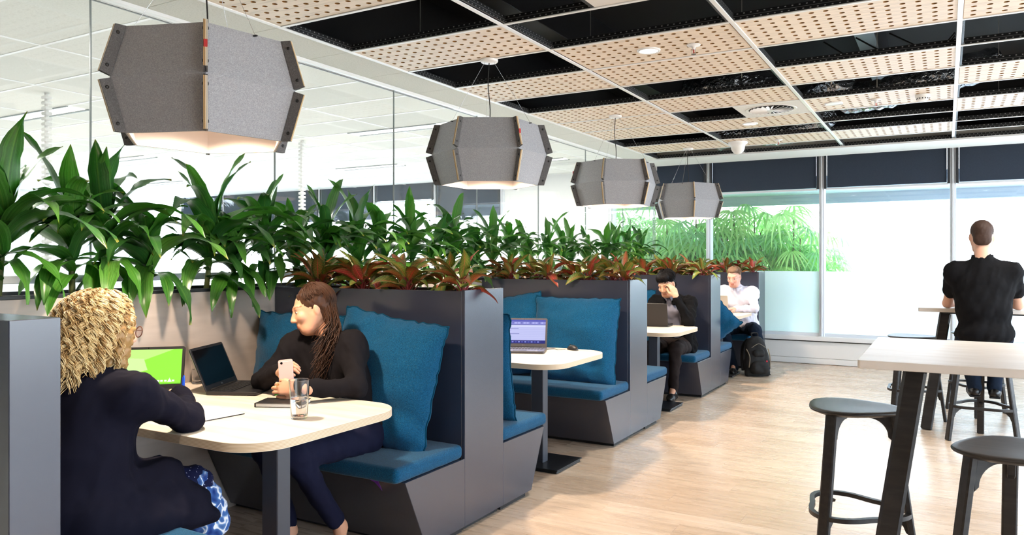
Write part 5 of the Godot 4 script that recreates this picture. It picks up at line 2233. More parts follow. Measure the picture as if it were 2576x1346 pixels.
# ---------------------------------------------------------------- people
# joints are local: z forward, x the person's left, y up
func hand(limbs_out: MB, wrist: Vector3, fwd: Vector3, back: Vector3, left: bool, curl: Array, thumb_in := 0.5, sc := 1.0) -> void:
	var z := fwd.normalized()
	var y := (back - z * back.dot(z)).normalized()
	var x := y.cross(z)   # towards the little finger of a right hand seen from its back... sign below
	var bs := Basis(x, y, z)
	var s := 1.0 if left else -1.0
	var l := []
	# palm: four bones fanned from the wrist
	for i in 4:
		var k := (i - 1.5) * 0.0205 * s * -1.0
		l.append([Vector3(k * 0.6, 0, 0.0), Vector3(k, -0.002 * absf(i - 1.2), 0.088 - 0.006 * absf(i - 1.0)), 0.0155, 0.0125, 0.016])
		var p := Vector3(k, -0.002 * absf(i - 1.2), 0.088 - 0.006 * absf(i - 1.0))
		var lens: Array = [[0.042, 0.025, 0.021], [0.047, 0.029, 0.023], [0.043, 0.027, 0.022], [0.034, 0.02, 0.019]][i]
		var a := 0.0
		var r := 0.0098 if i < 3 else 0.0085
		for g in 3:
			a += curl[i] * [0.9, 1.1, 0.7][g]
			var q: Vector3 = p + Vector3(k * 0.10, -sin(a), cos(a)).normalized() * lens[g]
			l.append([p, q, r, r * 0.92, 0.004])
			p = q
			r *= 0.92
	# thumb leaves the index side near the wrist
	var side := s * 1.0
	var t0 := Vector3(side * 0.022, -0.006, 0.022)
	var t1 := t0 + Vector3(side * (0.034 - 0.02 * thumb_in), -0.012 - 0.012 * thumb_in, 0.030)
	var t2 := t1 + Vector3(side * (0.014 - 0.022 * thumb_in), -0.010 * thumb_in - 0.004, 0.030)
	var t3 := t2 + Vector3(side * (0.004 - 0.016 * thumb_in), -0.006, 0.024)
	l.append([t0, t1, 0.015, 0.0125, 0.012])
	l.append([t1, t2, 0.0115, 0.0105, 0.005])
	l.append([t2, t3, 0.0105, 0.0088, 0.004])
	l.append([Vector3(0, 0, -0.05), Vector3(0, 0, 0.01), 0.026, 0.024, 0.015])
	blob(limbs_out, l, 0.0042, Transform3D(bs * Basis.from_scale(Vector3.ONE * sc), wrist))


func head(mb: MB, centre: Vector3, bs: Basis, sc: float, skin_lip: Color, woman := false) -> void:
	var l := []
	var I := Basis.IDENTITY
	l.append([Vector3(0, 0.035, -0.018), Vector3(0.076, 0.088, 0.096), I, 0.02])
	l.append([Vector3(0, -0.03, 0.026), Vector3(0.060, 0.090, 0.066), I, 0.03])
	l.append([Vector3(-0.025, -0.088, 0.050), Vector3(0.025, -0.088, 0.050), 0.024 if woman else 0.029, 0.024 if woman else 0.029, 0.025])
	for s in [-1, 1]:
		l.append([Vector3(s * 0.050, -0.03, 0.0), Vector3(s * 0.034, -0.082, 0.030), 0.026, 0.024, 0.025])
		l.append([Vector3(s * 0.036, -0.018, 0.066), Vector3(0.026, 0.024, 0.022), I, 0.018])
		l.append([Vector3(s * 0.076, 0.0, -0.012), Vector3(0.010, 0.031, 0.019), Basis(Vector3.UP, s * 0.35), 0.006])
		l.append([Vector3(s * 0.012, -0.030, 0.096), Vector3(0.009, 0.008, 0.010), I, 0.006])
	l.append([Vector3(-0.036, 0.032, 0.076), Vector3(0.036, 0.032, 0.076), 0.013, 0.013, 0.014])
	for s in [-1, 1]:
		l.append(["cut", Vector3(s * 0.0315, 0.012, 0.103), 0.0165])
	l.append([Vector3(0, 0.018, 0.086), Vector3(0, -0.025, 0.106), 0.0085, 0.0125, 0.010])
	for s in [-1, 1]:
		l.append([Vector3(s * 0.0315, 0.011, 0.073), Vector3(0.0145, 0.0135, 0.0135), I, 0.004])
	l.append([Vector3(-0.019, -0.058, 0.084), Vector3(0.019, -0.058, 0.084), 0.0065, 0.0065, 0.006])
	l.append([Vector3(-0.014, -0.067, 0.083), Vector3(0.014, -0.067, 0.083), 0.0075, 0.0075, 0.006])
	l.append([Vector3(0, -0.05, -0.03), Vector3(0, -0.17, -0.045), 0.052, 0.056, 0.03])
	var paint := func(p: Vector3, _n: Vector3) -> Color:
		if p.z > 0.07 and absf(p.y + 0.0625) < 0.0095 and absf(p.x) < 0.022:
			return skin_lip
		if p.z > 0.05 and absf(p.y - 0.037) < 0.004 and absf(absf(p.x) - 0.033) < 0.020:
			return Color(0.42, 0.32, 0.26)
		return Color.WHITE
	blob(mb, l, 0.0052, Transform3D(bs * Basis.from_scale(Vector3.ONE * sc), centre), null, 0.0, paint)


func eyes(o: Node3D, centre: Vector3, bs: Basis, sc: float) -> void:
	for s in [-1, 1]:
		var xf := Transform3D(bs * Basis.from_scale(Vector3.ONE * sc), centre + bs * (Vector3(s * 0.0315, 0.011, 0.0755) * sc))
		var b := MB.new()
		b.ball(Vector3(0.0125, 0.0085, 0.0125), xf, 14, 9)
		var e := part(b, M["eye_white"], "eye", o)
		b = MB.new()
		b.ball(Vector3(0.0058, 0.0058, 0.003), xf * Transform3D(Basis.IDENTITY, Vector3(0, -0.001, 0.0112)), 12, 7)
		part(b, M["iris"], "iris", e)


# arms, legs and trunk of the bare body under the clothes, as one skin with head and hands
func person(label: String, xf: Transform3D, j: Dictionary, look: Dictionary) -> Node3D:
	var o := thing("person", label, "person")
	o.transform = xf
	var g: float = look.get("girth", 1.0)
	var b := MB.new()
	b.colored = true
	var l := []
	l.append([j.hip, j.waist, 0.09, 0.075, 0.05])
	l.append([j.waist, j.chest, 0.075, 0.08, 0.05])
	l.append([j.chest, j.neck, 0.075, 0.05, 0.04])
	for s in ["L", "R"]:
		l.append([j.chest + Vector3.UP * 0.06, j["sh" + s], 0.055, 0.045, 0.03])
		l.append([j["sh" + s], j["el" + s], 0.044, 0.038, 0.02])
		l.append([j["el" + s], j["wr" + s], 0.038, 0.026, 0.02])
		l.append([j.hip, j["hp" + s], 0.10 * g, 0.085 * g, 0.04])
		l.append([j["hp" + s], j["kn" + s], 0.078 * g, 0.053, 0.03])
		l.append([j["kn" + s], j["an" + s], 0.050, 0.034, 0.02])
		l.append([j["an" + s], j["to" + s], 0.034, 0.026, 0.02])
	blob(b, l, 0.0165)
	for s in ["L", "R"]:
		if j.has("hand" + s):
			var h: Array = j["hand" + s]
			hand(b, j["wr" + s], h[0], h[1], s == "L", h[2], h[3] if h.size() > 3 else 0.5, look.get("hand_size", 1.0))
	var hs: float = look.get("head_size", 1.02)
	head(b, j.head, j.head_turn, hs, look.get("lip", Color(0.82, 0.58, 0.56)), look.get("woman", false))
	part(b, M[look.skin], "body", o)
	if look.get("eyes", true):
		eyes(o, j.head, j.head_turn, hs)
	return o


func sleeve_top(o: Node3D, j: Dictionary, key: String, called: String, grow: float, long := true, belly := 1.0, seed_ := 1, amp := 0.014, hem := 0.0, broad := 1.0) -> void:
	var l := []
	var side: Vector3 = (j.shL - j.shR).normalized()
	var fw: Vector3 = side.cross(Vector3.UP).normalized()
	var frame := Basis(side, Vector3.UP, fw)
	l.append([j.hip + Vector3(0, 0.03 - hem, 0), Vector3(0.165 * belly, 0.10, 0.120 * belly) + Vector3.ONE * grow, frame, 0.06])
	l.append([j.waist, Vector3(0.150 * belly, 0.15, 0.108 * belly) + Vector3.ONE * grow, frame, 0.07])
	l.append([j.chest, Vector3(0.165 * broad, 0.16, 0.112) + Vector3.ONE * grow, frame, 0.07])
	l.append([j.chest.lerp(j.waist, 0.5), Vector3(0.158 * broad, 0.16, 0.110) + Vector3.ONE * grow, frame, 0.07])
	for s in ["L", "R"]:
		l.append([j.neck + Vector3(0, -0.035, -0.01), j["sh" + s], 0.058 + grow, 0.056 + grow, 0.06])
		l.append([j["sh" + s], j.chest + (j["sh" + s] - j.chest) * 0.55 + Vector3(0, -0.10, 0), 0.060 + grow, 0.07 + grow, 0.06])
	l.append([j.chest + Vector3.UP * 0.06, j.neck, 0.085 + grow, 0.052 + grow, 0.05])
	for s in ["L", "R"]:
		var e: Vector3 = j["el" + s]
		if long:
			l.append([j["sh" + s], e, 0.058 + grow, 0.047 + grow, 0.07])
			l.append([e, j["wr" + s], 0.046 + grow, 0.034 + grow, 0.025])
		else:
			l.append([j["sh" + s], j["sh" + s].lerp(e, 0.58), 0.057 + grow, 0.055 + grow, 0.04])
	var b := MB.new()
	blob(b, l, 0.0115, Transform3D.IDENTITY, fold_noise(seed_, 0.09), amp)
	part(b, M[key], called, o)


func trousers(o: Node3D, j: Dictionary, key: String, grow: float, seed_ := 1, amp := 0.010, low := 0.03) -> void:
	var l := []
	l.append([j.hip, Vector3(0.165, 0.105, 0.125) + Vector3.ONE * grow, Basis.IDENTITY, 0.05])
	for s in ["L", "R"]:
		l.append([j["hp" + s], j["kn" + s], 0.088 + grow, 0.064 + grow, 0.035])
		l.append([j["kn" + s], j["an" + s] + (j["an" + s] - j["kn" + s]).normalized() * low, 0.062 + grow, 0.045 + grow, 0.03])
	var b := MB.new()
	blob(b, l, 0.0125, Transform3D.IDENTITY, fold_noise(seed_, 0.09), amp)
	part(b, M[key], "trousers", o)


func shoes(o: Node3D, j: Dictionary, key: String) -> void:
	for s in ["L", "R"]:
		var a: Vector3 = j["an" + s]
		var t: Vector3 = j["to" + s]
		var d := (t - a)
		d.y = 0.0
		d = d.normalized()
		var floor_y: float = minf(a.y - 0.085, t.y - 0.03)
		var heel := Vector3(a.x, floor_y + 0.04, a.z) - d * 0.05
		var ball_ := Vector3(t.x, floor_y + 0.034, t.z)
		var b := MB.new()
		blob(b, [[heel, ball_, 0.038, 0.042, 0.02], [ball_, ball_ + d * 0.055 - Vector3(0, 0.006, 0), 0.041, 0.026, 0.02], [a, heel + d * 0.04, 0.045, 0.040, 0.03]], 0.008)
		part(b, M[key], "shoe", o)
		b = MB.new()
		b.beam(Vector3(heel.x, floor_y + 0.007, heel.z) - d * 0.03, Vector3(ball_.x, floor_y + 0.007, ball_.z) + d * 0.075, 0.076, 0.014, Vector3.UP, 0.004)
		part(b, M["rubber"], "sole", o)


func collar(o: Node3D, j: Dictionary, key: String, r := 0.066, h := 0.035) -> void:
	var b := MB.new()
	var rows := []
	var up: Vector3 = (j.head - j.neck).normalized()
	var side: Vector3 = (j.shL - j.shR).normalized()
	var fw := side.cross(up).normalized()
	for k in 4:
		var row := PackedVector3Array()
		for s in 29:
			var a := lerpf(-PI + 0.28, PI - 0.28, s / 28.0)
			var rr: float = [r + 0.004, r, r + 0.012, r + 0.022][k]
			var yy: float = [-0.02, h, h - 0.002, -0.012][k] - 0.03 * (1.0 - cos(a + PI)) * 0.5
			row.append(j.neck + fw * -cos(a) * rr + side * sin(a) * rr + up * (yy + 0.012))
		rows.append(row)
	b.skin(rows)
	part(b, M[key], "collar", o)


func short_hair(o: Node3D, j: Dictionary, key: String, sc: float, limbs: Array, amp := 0.004) -> void:
	var b := MB.new()
	blob(b, limbs, 0.006, Transform3D(j.head_turn * Basis.from_scale(Vector3.ONE * sc), j.head), fold_noise(21, 0.4), amp)
	part(b, M[key], "hair", o)


# combed strands lying on the skull from the parting to the hairline
func combed(o: Node3D, hb: Transform3D, key: String, count: int, r0: Vector3, c: Vector3, seed_: int, front: float, low: float, thick := 0.0028, stray := 0.004, woman_ear := false) -> void:
	var r := RandomNumberGenerator.new()
	r.seed = seed_
	var b := MB.new()
	for k in count:
		var az := r.randf_range(front, TAU - front)
		var pts := PackedVector3Array()
		var rad := []
		var e0 := r.randf_range(0.75, 1.5)
		var e1 := r.randf_range(low, low + 0.5)
		if woman_ear and az < 1.95:
			e1 = r.randf_range(0.15, 0.4)
		var lift := r.randf_range(0.0, stray)
		var ph := r.randf() * TAU
		for s in 12:
			var t := s / 11.0
			var e := lerpf(e0, e1, t)
			var a := az + 0.10 * sin(t * 3.0 + ph)
			var d := Vector3(sin(a) * cos(e), sin(e), cos(a) * cos(e))
			pts.append(hb * (c + d * r0 + d * (lift + 0.003 * sin(t * 5.0 + ph))))
			rad.append(thick * (1.0 - 0.6 * t))
		b.tube(pts, rad, 4, false)
	var sp := part(b, M[key], "hair_strands", o)
	sp.set_meta("kind", "stuff")


func build_people() -> void:
	blonde_woman()
	dark_woman()
	young_man()
	white_shirt_man()
	bar_man()


func blonde_woman() -> void:
	# seated on the near bench, facing away from the panel; local z is world -z
	var xf := Transform3D(Basis(Vector3.UP, PI), Vector3(-2.74, 0, -1.62))
	var j := {
		hip = Vector3(0, 0.555, -0.02), waist = Vector3(0, 0.72, 0.0), chest = Vector3(0.01, 0.90, 0.04), neck = Vector3(0.02, 1.055, 0.075), head = Vector3(0.035, 1.185, 0.125),
		head_turn = Basis(Vector3.UP, -0.14) * Basis(Vector3.RIGHT, 0.20),
		shL = Vector3(0.185, 0.985, 0.07), shR = Vector3(-0.170, 0.96, 0.09), elL = Vector3(0.27, 0.82, 0.36), elR = Vector3(-0.13, 0.822, 0.36), wrL = Vector3(0.30, 0.815, 0.56), wrR = Vector3(0.20, 0.855, 0.565),
		hpL = Vector3(0.10, 0.53, 0.02), hpR = Vector3(-0.10, 0.53, 0.02), knL = Vector3(0.11, 0.555, 0.42), knR = Vector3(-0.11, 0.555, 0.41), anL = Vector3(0.10, 0.11, 0.50), anR = Vector3(-0.10, 0.11, 0.46), toL = Vector3(0.10, 0.045, 0.64), toR = Vector3(-0.10, 0.045, 0.60),
		handR = [Vector3(0.85, -0.02, 0.50), Vector3(-0.25, 0.9, 0.3), [0.55, 0.5, 0.5, 0.55], 0.9], handL = [Vector3(0.2, -0.05, 1.0), Vector3(0, 1, 0), [0.2, 0.15, 0.15, 0.2], 0.3],
	}
	var o := person("blonde curly haired person in a navy blazer, writing at the first table", xf, j, {skin = "skin_fair", woman = true, girth = 1.15, head_size = 1.0, hand_size = 0.95, eyes = true})
	# blazer with a wide skirt spread on the seat
	var l := []
	var fr := Basis.IDENTITY
	l.append([j.hip + Vector3(0, -0.01, -0.02), Vector3(0.255, 0.17, 0.20), fr, 0.08])
	l.append([j.waist + Vector3(0, 0, -0.01), Vector3(0.215, 0.19, 0.175), fr, 0.09])
	l.append([j.chest, Vector3(0.205, 0.18, 0.15), fr, 0.08])
	l.append([j.shL, j.shR, 0.075, 0.075, 0.05])
	l.append([j.chest + Vector3(0, 0.06, 0), j.neck + Vector3(0, -0.02, 0), 0.11, 0.065, 0.05])
	for s in ["L", "R"]:
		l.append([j["sh" + s], j["el" + s], 0.080, 0.058, 0.05])
		l.append([j["el" + s], j["wr" + s].lerp(j["el" + s], 0.1), 0.062, 0.040, 0.03])
	l.append([Vector3(-0.17, 0.52, 0.0), Vector3(-0.20, 0.50, 0.30), 0.12, 0.085, 0.06])
	l.append([Vector3(-0.09, 0.58, 0.05), Vector3(-0.10, 0.585, 0.25), 0.11, 0.10, 0.06])
	l.append([Vector3(-0.22, 0.50, 0.05), Vector3(-0.29, 0.47, 0.34), 0.05, 0.025, 0.06])
	l.append([Vector3(0.20, 0.50, 0.0), Vector3(0.24, 0.48, 0.22), 0.05, 0.03, 0.06])
	var b := MB.new()
	blob(b, l, 0.0115, Transform3D.IDENTITY, fold_noise(3, 0.05), 0.022)
	part(b, M["navy_wool"], "blazer", o)
	# dress over the lap, dotted panel and printed hem
	b = MB.new()
	blob(b, [[Vector3(0.10, 0.535, 0.05), Vector3(0.11, 0.55, 0.38), 0.10, 0.08, 0.06], [Vector3(-0.10, 0.535, 0.05), Vector3(-0.11, 0.545, 0.38), 0.105, 0.085, 0.06], [Vector3(-0.13, 0.49, 0.20), Vector3(-0.15, 0.43, 0.31), 0.06, 0.05, 0.06]], 0.0125, Transform3D.IDENTITY, fold_noise(5, 0.09), 0.016)
	part(b, M["dotted_navy"], "dress", o)
	b = MB.new()
	blob(b, [[Vector3(-0.12, 0.53, 0.39), Vector3(-0.135, 0.38, 0.44), 0.084, 0.082, 0.05], [Vector3(0.10, 0.53, 0.39), Vector3(0.09, 0.39, 0.45), 0.084, 0.082, 0.05], [Vector3(-0.1, 0.46, 0.44), Vector3(0.08, 0.46, 0.44), 0.06, 0.06, 0.05]], 0.0125, Transform3D.IDENTITY, fold_noise(6, 0.1), 0.024)
	part(b, M["dress_print"], "dress_hem", o)
	shoes(o, j, "black_leather")
	# hair: a full volume and loose curls over it
	var hb: Transform3D = Transform3D(j.head_turn, j.head)
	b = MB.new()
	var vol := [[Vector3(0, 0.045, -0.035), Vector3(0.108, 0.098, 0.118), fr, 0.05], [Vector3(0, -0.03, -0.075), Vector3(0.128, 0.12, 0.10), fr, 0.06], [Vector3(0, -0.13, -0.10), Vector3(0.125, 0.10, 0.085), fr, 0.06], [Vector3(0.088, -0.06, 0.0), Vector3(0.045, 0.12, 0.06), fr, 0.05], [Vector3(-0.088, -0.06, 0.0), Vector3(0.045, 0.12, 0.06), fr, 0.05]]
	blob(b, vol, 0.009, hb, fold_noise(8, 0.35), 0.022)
	part(b, M["hair_blonde_2"], "hair", o)  # darker tone paints the shade in the gaps between curls
	var r := RandomNumberGenerator.new()
	r.seed = 11
	var strands := [MB.new(), MB.new(), MB.new()]
	for lock in 125:
		# a lock is a handful of strands that wave together, from the scalp down over the volume
		var el := r.randf_range(-0.25, 1.45)
		var free := 0.95 if el < 0.9 else 0.5
		var az := r.randf_range(free, TAU - free)
		var turns := r.randf_range(6.0, 9.5)
		var ph := r.randf() * TAU
		var amp := r.randf_range(0.008, 0.015)
		var drop := r.randf_range(0.10, 0.25)
		var out_ := r.randf_range(0.985, 1.10)
		var tone := r.randi() % 3
		var n := 64
		for k in 10:
			var pts := PackedVector3Array()
			var rad := []
			var da := r.randf_range(-0.065, 0.065)
			var de := r.randf_range(-0.05, 0.05)
			var dp := r.randf_range(-0.45, 0.45)
			var dl := r.randf_range(0.86, 1.1)
			for s in n + 1:
				var t := float(s) / n
				var e := el + de - t * (el + 0.35)
				var a := az + da * (1.0 - 0.5 * t)
				var dn := maxf(0.0, t - 0.25) / 0.75
				var rx := lerpf(0.108, 0.154, dn) * out_
				var rz := lerpf(0.122, 0.138, dn) * out_
				var ry := 0.102 * out_
				var p := Vector3(sin(a) * cos(maxf(e, 0.0)) * rx, 0.045 + sin(e) * ry - dn * dn * drop * dl, cos(a) * cos(maxf(e, 0.0)) * rz - 0.035 - 0.05 * dn)
				var radial := Vector3(sin(a), 0.15, cos(a)).normalized()
				var tang := Vector3(cos(a), 0, -sin(a))
				var w := ph + dp + turns * TAU * t
				p += (radial * cos(w) * 0.6 + tang * sin(w)) * amp * minf(1.0, t * 3.0 + 0.2)
				pts.append(hb * p)
				rad.append(lerpf(0.0021, 0.0011, t))
			strands[tone if k < 7 else (tone + 1) % 3].tube(pts, rad, 4, false)
	for k in 3:
		var sp := part(strands[k], M["hair_blonde_%d" % [0, 1, 2][k]], "hair_curls", o)
		sp.set_meta("kind", "stuff")
	# glasses
	b = MB.new()
	for s in [-1, 1]:
		var ring := PackedVector3Array()
		for q in 21:
			var a := TAU * q / 20
			ring.append(hb * Vector3(s * 0.034 + cos(a) * 0.025, 0.008 + sin(a) * 0.021, 0.106))
		b.tube(ring, [0.0022], 6, false)
		b.tube(PackedVector3Array([hb * Vector3(s * 0.059, 0.014, 0.106), hb * Vector3(s * 0.080, 0.012, 0.06), hb * Vector3(s * 0.084, 0.008, -0.02)]), [0.0022], 6)
	b.tube(PackedVector3Array([hb * Vector3(-0.010, 0.012, 0.106), hb * Vector3(0, 0.016, 0.112), hb * Vector3(0.010, 0.012, 0.106)]), [0.002], 6)
	part(b, M["glasses_frame"], "glasses", o)
	for s in [-1, 1]:
		b = MB.new()
		b.cylinder(0.024, 0.0015, hb * Transform3D(Basis(Vector3.RIGHT, PI / 2), Vector3(s * 0.034, 0.008, 0.106)), 20)
		part(b, M["pane"], "spectacle_lens", o)


func dark_woman() -> void:
	var xf := Transform3D(Basis(Vector3.UP, -0.25), Vector3(-2.68, 0, -3.08))
	var inv := xf.affine_inverse()
	var w := func(x: float, y: float, z: float) -> Vector3: return inv * Vector3(x, y, z)
	var j := {
		hip = w.call(-2.67, 0.555, -3.06), waist = w.call(-2.72, 0.70, -3.04), chest = w.call(-2.80, 0.90, -2.98), neck = w.call(-2.835, 1.055, -2.955), head = w.call(-2.855, 1.185, -2.90),
		head_turn = Basis(Vector3.UP, -0.30) * Basis(Vector3.RIGHT, 0.22) * Basis(Vector3.FORWARD, -0.16),
		shL = w.call(-2.655, 1.005, -2.985), shR = w.call(-2.985, 0.995, -2.93), elL = w.call(-2.50, 0.83, -2.84), elR = w.call(-3.06, 0.83, -2.76), wrL = w.call(-2.650, 0.845, -2.605), wrR = w.call(-2.845, 0.905, -2.675),
		hpL = w.call(-2.60, 0.53, -3.02), hpR = w.call(-2.78, 0.53, -3.01), knL = w.call(-2.63, 0.545, -2.56), knR = w.call(-2.83, 0.54, -2.58), anL = w.call(-2.565, 0.15, -2.80), anR = w.call(-2.80, 0.12, -2.70), toL = w.call(-2.50, 0.06, -2.72), toR = w.call(-2.78, 0.05, -2.58),
		handL = [inv.basis * Vector3(-0.88, 0.12, 0.40), inv.basis * Vector3(0.42, 0.30, 0.85), [0.5, 0.52, 0.55, 0.6], 0.4], handR = [inv.basis * Vector3(0.80, 0.42, 0.35), inv.basis * Vector3(-0.30, 0.75, 0.55), [0.55, 0.58, 0.6, 0.65], 0.6],
	}
	var o := person("dark haired person in a black jumper holding a pink phone with both hands", xf, j, {skin = "skin_warm", woman = true, girth = 0.92, head_size = 0.98, hand_size = 0.95})
	sleeve_top(o, j, "black_knit", "jumper", 0.004, true, 0.92, 31, 0.012)
	trousers(o, j, "navy_cotton", 0.0, 32, 0.012, -0.05)
	var hb: Transform3D = Transform3D(j.head_turn, j.head)
	var I := Basis.IDENTITY
	var b := MB.new()
	blob(b, [[Vector3(0, 0.048, -0.032), Vector3(0.087, 0.090, 0.100), I, 0.03], [Vector3(0, -0.04, -0.075), Vector3(0.078, 0.10, 0.055), I, 0.04]], 0.007, hb, fold_noise(34, 0.5), 0.006)
	part(b, M["hair_brown"], "hair", o)
	combed(o, hb, "hair_brown", 620, Vector3(0.089, 0.092, 0.102), Vector3(0, 0.048, -0.032), 61, 0.75, -1.0, 0.0026, 0.006, true)
	# long locks over the shoulders and chest
	var r := RandomNumberGenerator.new()
	r.seed = 4
	b = MB.new()
	for k in 700:
		var s := -1.0 if k % 3 else 1.0
		var st: Vector3 = hb * Vector3(s * r.randf_range(0.045, 0.082), r.randf_range(-0.07, 0.02), r.randf_range(-0.11, -0.045))
		var dn: float = r.randf_range(0.16, 0.34)
		var p1 := st + Vector3(s * 0.03, -dn * 0.4, -0.005)
		var p2 := st + Vector3(s * r.randf_range(0.02, 0.06), -dn * 0.75, 0.04 + r.randf_range(-0.03, 0.03))
		var p3 := st + Vector3(s * r.randf_range(0.0, 0.06), -dn, 0.07 + r.randf_range(-0.04, 0.04))
		b.tube(arc_path([st, p1, p2, p3], 5), [0.0024, 0.0025, 0.0025, 0.0025, 0.0024, 0.0024, 0.0023, 0.0022, 0.0021, 0.002, 0.0018, 0.0017, 0.0015, 0.0013, 0.0011, 0.0009], 4, false)
	var sp := part(b, M["hair_brown"], "hair_locks", o)
	sp.set_meta("kind", "stuff")
	# flat shoes
	for s in ["L", "R"]:
		var a: Vector3 = j["an" + s]
		var t: Vector3 = j["to" + s]
		var m := MB.new()
		blob(m, [[t - (t - a) * 0.25, t + (t - a) * 0.35, 0.034, 0.026, 0.02], [a - Vector3(0, 0.045, 0), t, 0.032, 0.034, 0.02]], 0.008)
		part(m, M["black_leather"], "shoe", o)
	m_ring(o, j.wrL + (j.handL[0] as Vector3).normalized() * 0.10, (j.handL[0] as Vector3).normalized())


func m_ring(o: Node3D, p: Vector3, axis: Vector3) -> void:
	var b := MB.new()
	var x := axis.cross(Vector3.UP).normalized()
	var y := axis.cross(x)
	var ring := PackedVector3Array()
	for q in 17:
		var a := TAU * q / 16
		ring.append(p + (x * cos(a) + y * sin(a)) * 0.0105)
	b.tube(ring, [0.0015], 6, false)
	part(b, M["gold"], "ring", o)


func young_man() -> void:
	var xf := Transform3D(Basis.IDENTITY, Vector3(-2.53, 0, -8.02))
	var inv := xf.affine_inverse()
	var w := func(x: float, y: float, z: float) -> Vector3: return inv * Vector3(x, y, z)
	var j := {
		hip = w.call(-2.52, 0.56, -8.02), waist = w.call(-2.52, 0.72, -7.99), chest = w.call(-2.53, 0.92, -7.93), neck = w.call(-2.55, 1.065, -7.87), head = w.call(-2.565, 1.19, -7.78),
		head_turn = Basis(Vector3.UP, -0.15) * Basis(Vector3.RIGHT, 0.42) * Basis(Vector3.FORWARD, -0.10),
		shL = w.call(-2.345, 1.01, -7.93), shR = w.call(-2.725, 1.01, -7.91), elL = w.call(-2.295, 0.815, -7.68), elR = w.call(-2.80, 0.81, -7.70), wrL = w.call(-2.425, 1.075, -7.655), wrR = w.call(-2.66, 0.835, -7.62),
		hpL = w.call(-2.42, 0.535, -7.98), hpR = w.call(-2.62, 0.535, -7.98), knL = w.call(-2.39, 0.55, -7.53), knR = w.call(-2.67, 0.55, -7.53), anL = w.call(-2.455, 0.12, -7.66), anR = w.call(-2.66, 0.12, -7.60), toL = w.call(-2.43, 0.045, -7.50), toR = w.call(-2.66, 0.045, -7.45),
		handL = [Vector3(-0.34, 0.90, -0.10), Vector3(0.75, 0.2, 0.6), [0.40, 0.45, 0.5, 0.55], 0.5], handR = [Vector3(0.35, -0.1, 0.9), Vector3(0, 1, 0.1), [0.25, 0.25, 0.25, 0.3], 0.3],
	}
	var o := person("black haired young person in black hoodie, forehead resting on one hand", xf, j, {skin = "skin_tan", girth = 0.95, head_size = 1.03})
	sleeve_top(o, j, "grey_shirt", "shirt", -0.024, false, 0.95, 41, 0.008)
	# open hoodie: two fronts, back, sleeves, hood
	var l := []
	var fr := Basis.IDENTITY
	l.append([j.chest + Vector3(0, 0, -0.05), Vector3(0.195, 0.17, 0.105), fr, 0.06])
	l.append([j.waist + Vector3(0, 0, -0.045), Vector3(0.185, 0.17, 0.105), fr, 0.07])
	l.append([j.hip + Vector3(0, 0.02, -0.03), Vector3(0.19, 0.11, 0.125), fr, 0.06])
	for s in ["L", "R"]:
		var k := 1.0 if s == "L" else -1.0
		l.append([j["sh" + s] + Vector3(-k * 0.01, 0, 0), j["el" + s], 0.076, 0.060, 0.05])
		l.append([j["el" + s], j["wr" + s].lerp(j["el" + s], 0.12), 0.056, 0.042, 0.03])
		l.append([j["sh" + s] + Vector3(-k * 0.06, -0.03, 0.045), j.hip + Vector3(k * 0.15, -0.01, 0.11), 0.05, 0.045, 0.04])
		l.append([j.hip + Vector3(k * 0.17, -0.02, 0.02), j.hip + Vector3(k * 0.19, -0.10, 0.10), 0.05, 0.035, 0.05])
	l.append([j.neck + Vector3(0, -0.03, -0.055), Vector3(0.105, 0.075, 0.06), Basis(Vector3.RIGHT, -0.4), 0.05])
	l.append([j.neck + Vector3(0.075, -0.01, 0.0), j.neck + Vector3(0.055, -0.07, 0.07), 0.035, 0.025, 0.04])
	l.append([j.neck + Vector3(-0.075, -0.01, 0.0), j.neck + Vector3(-0.055, -0.07, 0.07), 0.035, 0.025, 0.04])
	var b := MB.new()
	blob(b, l, 0.0115, Transform3D.IDENTITY, fold_noise(43, 0.10), 0.020)
	part(b, M["black_fleece"], "hoodie", o)
	collar(o, j, "grey_shirt", 0.062, 0.030)
	b = MB.new()
	blob(b, [[j.neck + Vector3(0, -0.055, 0.015), j.chest + Vector3(0, 0.0, 0.055), 0.055, 0.075, 0.03], [j.chest + Vector3(0, 0, 0.055), j.waist + Vector3(0, 0, 0.05), 0.075, 0.08, 0.04]], 0.010, Transform3D.IDENTITY, fold_noise(47, 0.12), 0.008)
	part(b, M["grey_shirt"], "shirt_front", o)
	trousers(o, j, "brown_trousers", 0.004, 44, 0.014)
	shoes(o, j, "black_leather")
	short_hair(o, j, "hair_black", 1.03, [[Vector3(0, 0.055, -0.030), Vector3(0.084, 0.088, 0.096), fr, 0.03], [Vector3(0, 0.105, 0.035), Vector3(0.070, 0.040, 0.060), Basis(Vector3.RIGHT, 0.3), 0.03], [Vector3(0.01, 0.105, 0.060), Vector3(0.058, 0.026, 0.030), fr, 0.03], [Vector3(0, -0.02, -0.085), Vector3(0.065, 0.06, 0.03), fr, 0.03]], 0.006)
	combed(o, Transform3D(j.head_turn * Basis.from_scale(Vector3.ONE * 1.03), j.head), "hair_black", 360, Vector3(0.085, 0.089, 0.097), Vector3(0, 0.057, -0.030), 62, 0.25, -0.2, 0.0032, 0.014)


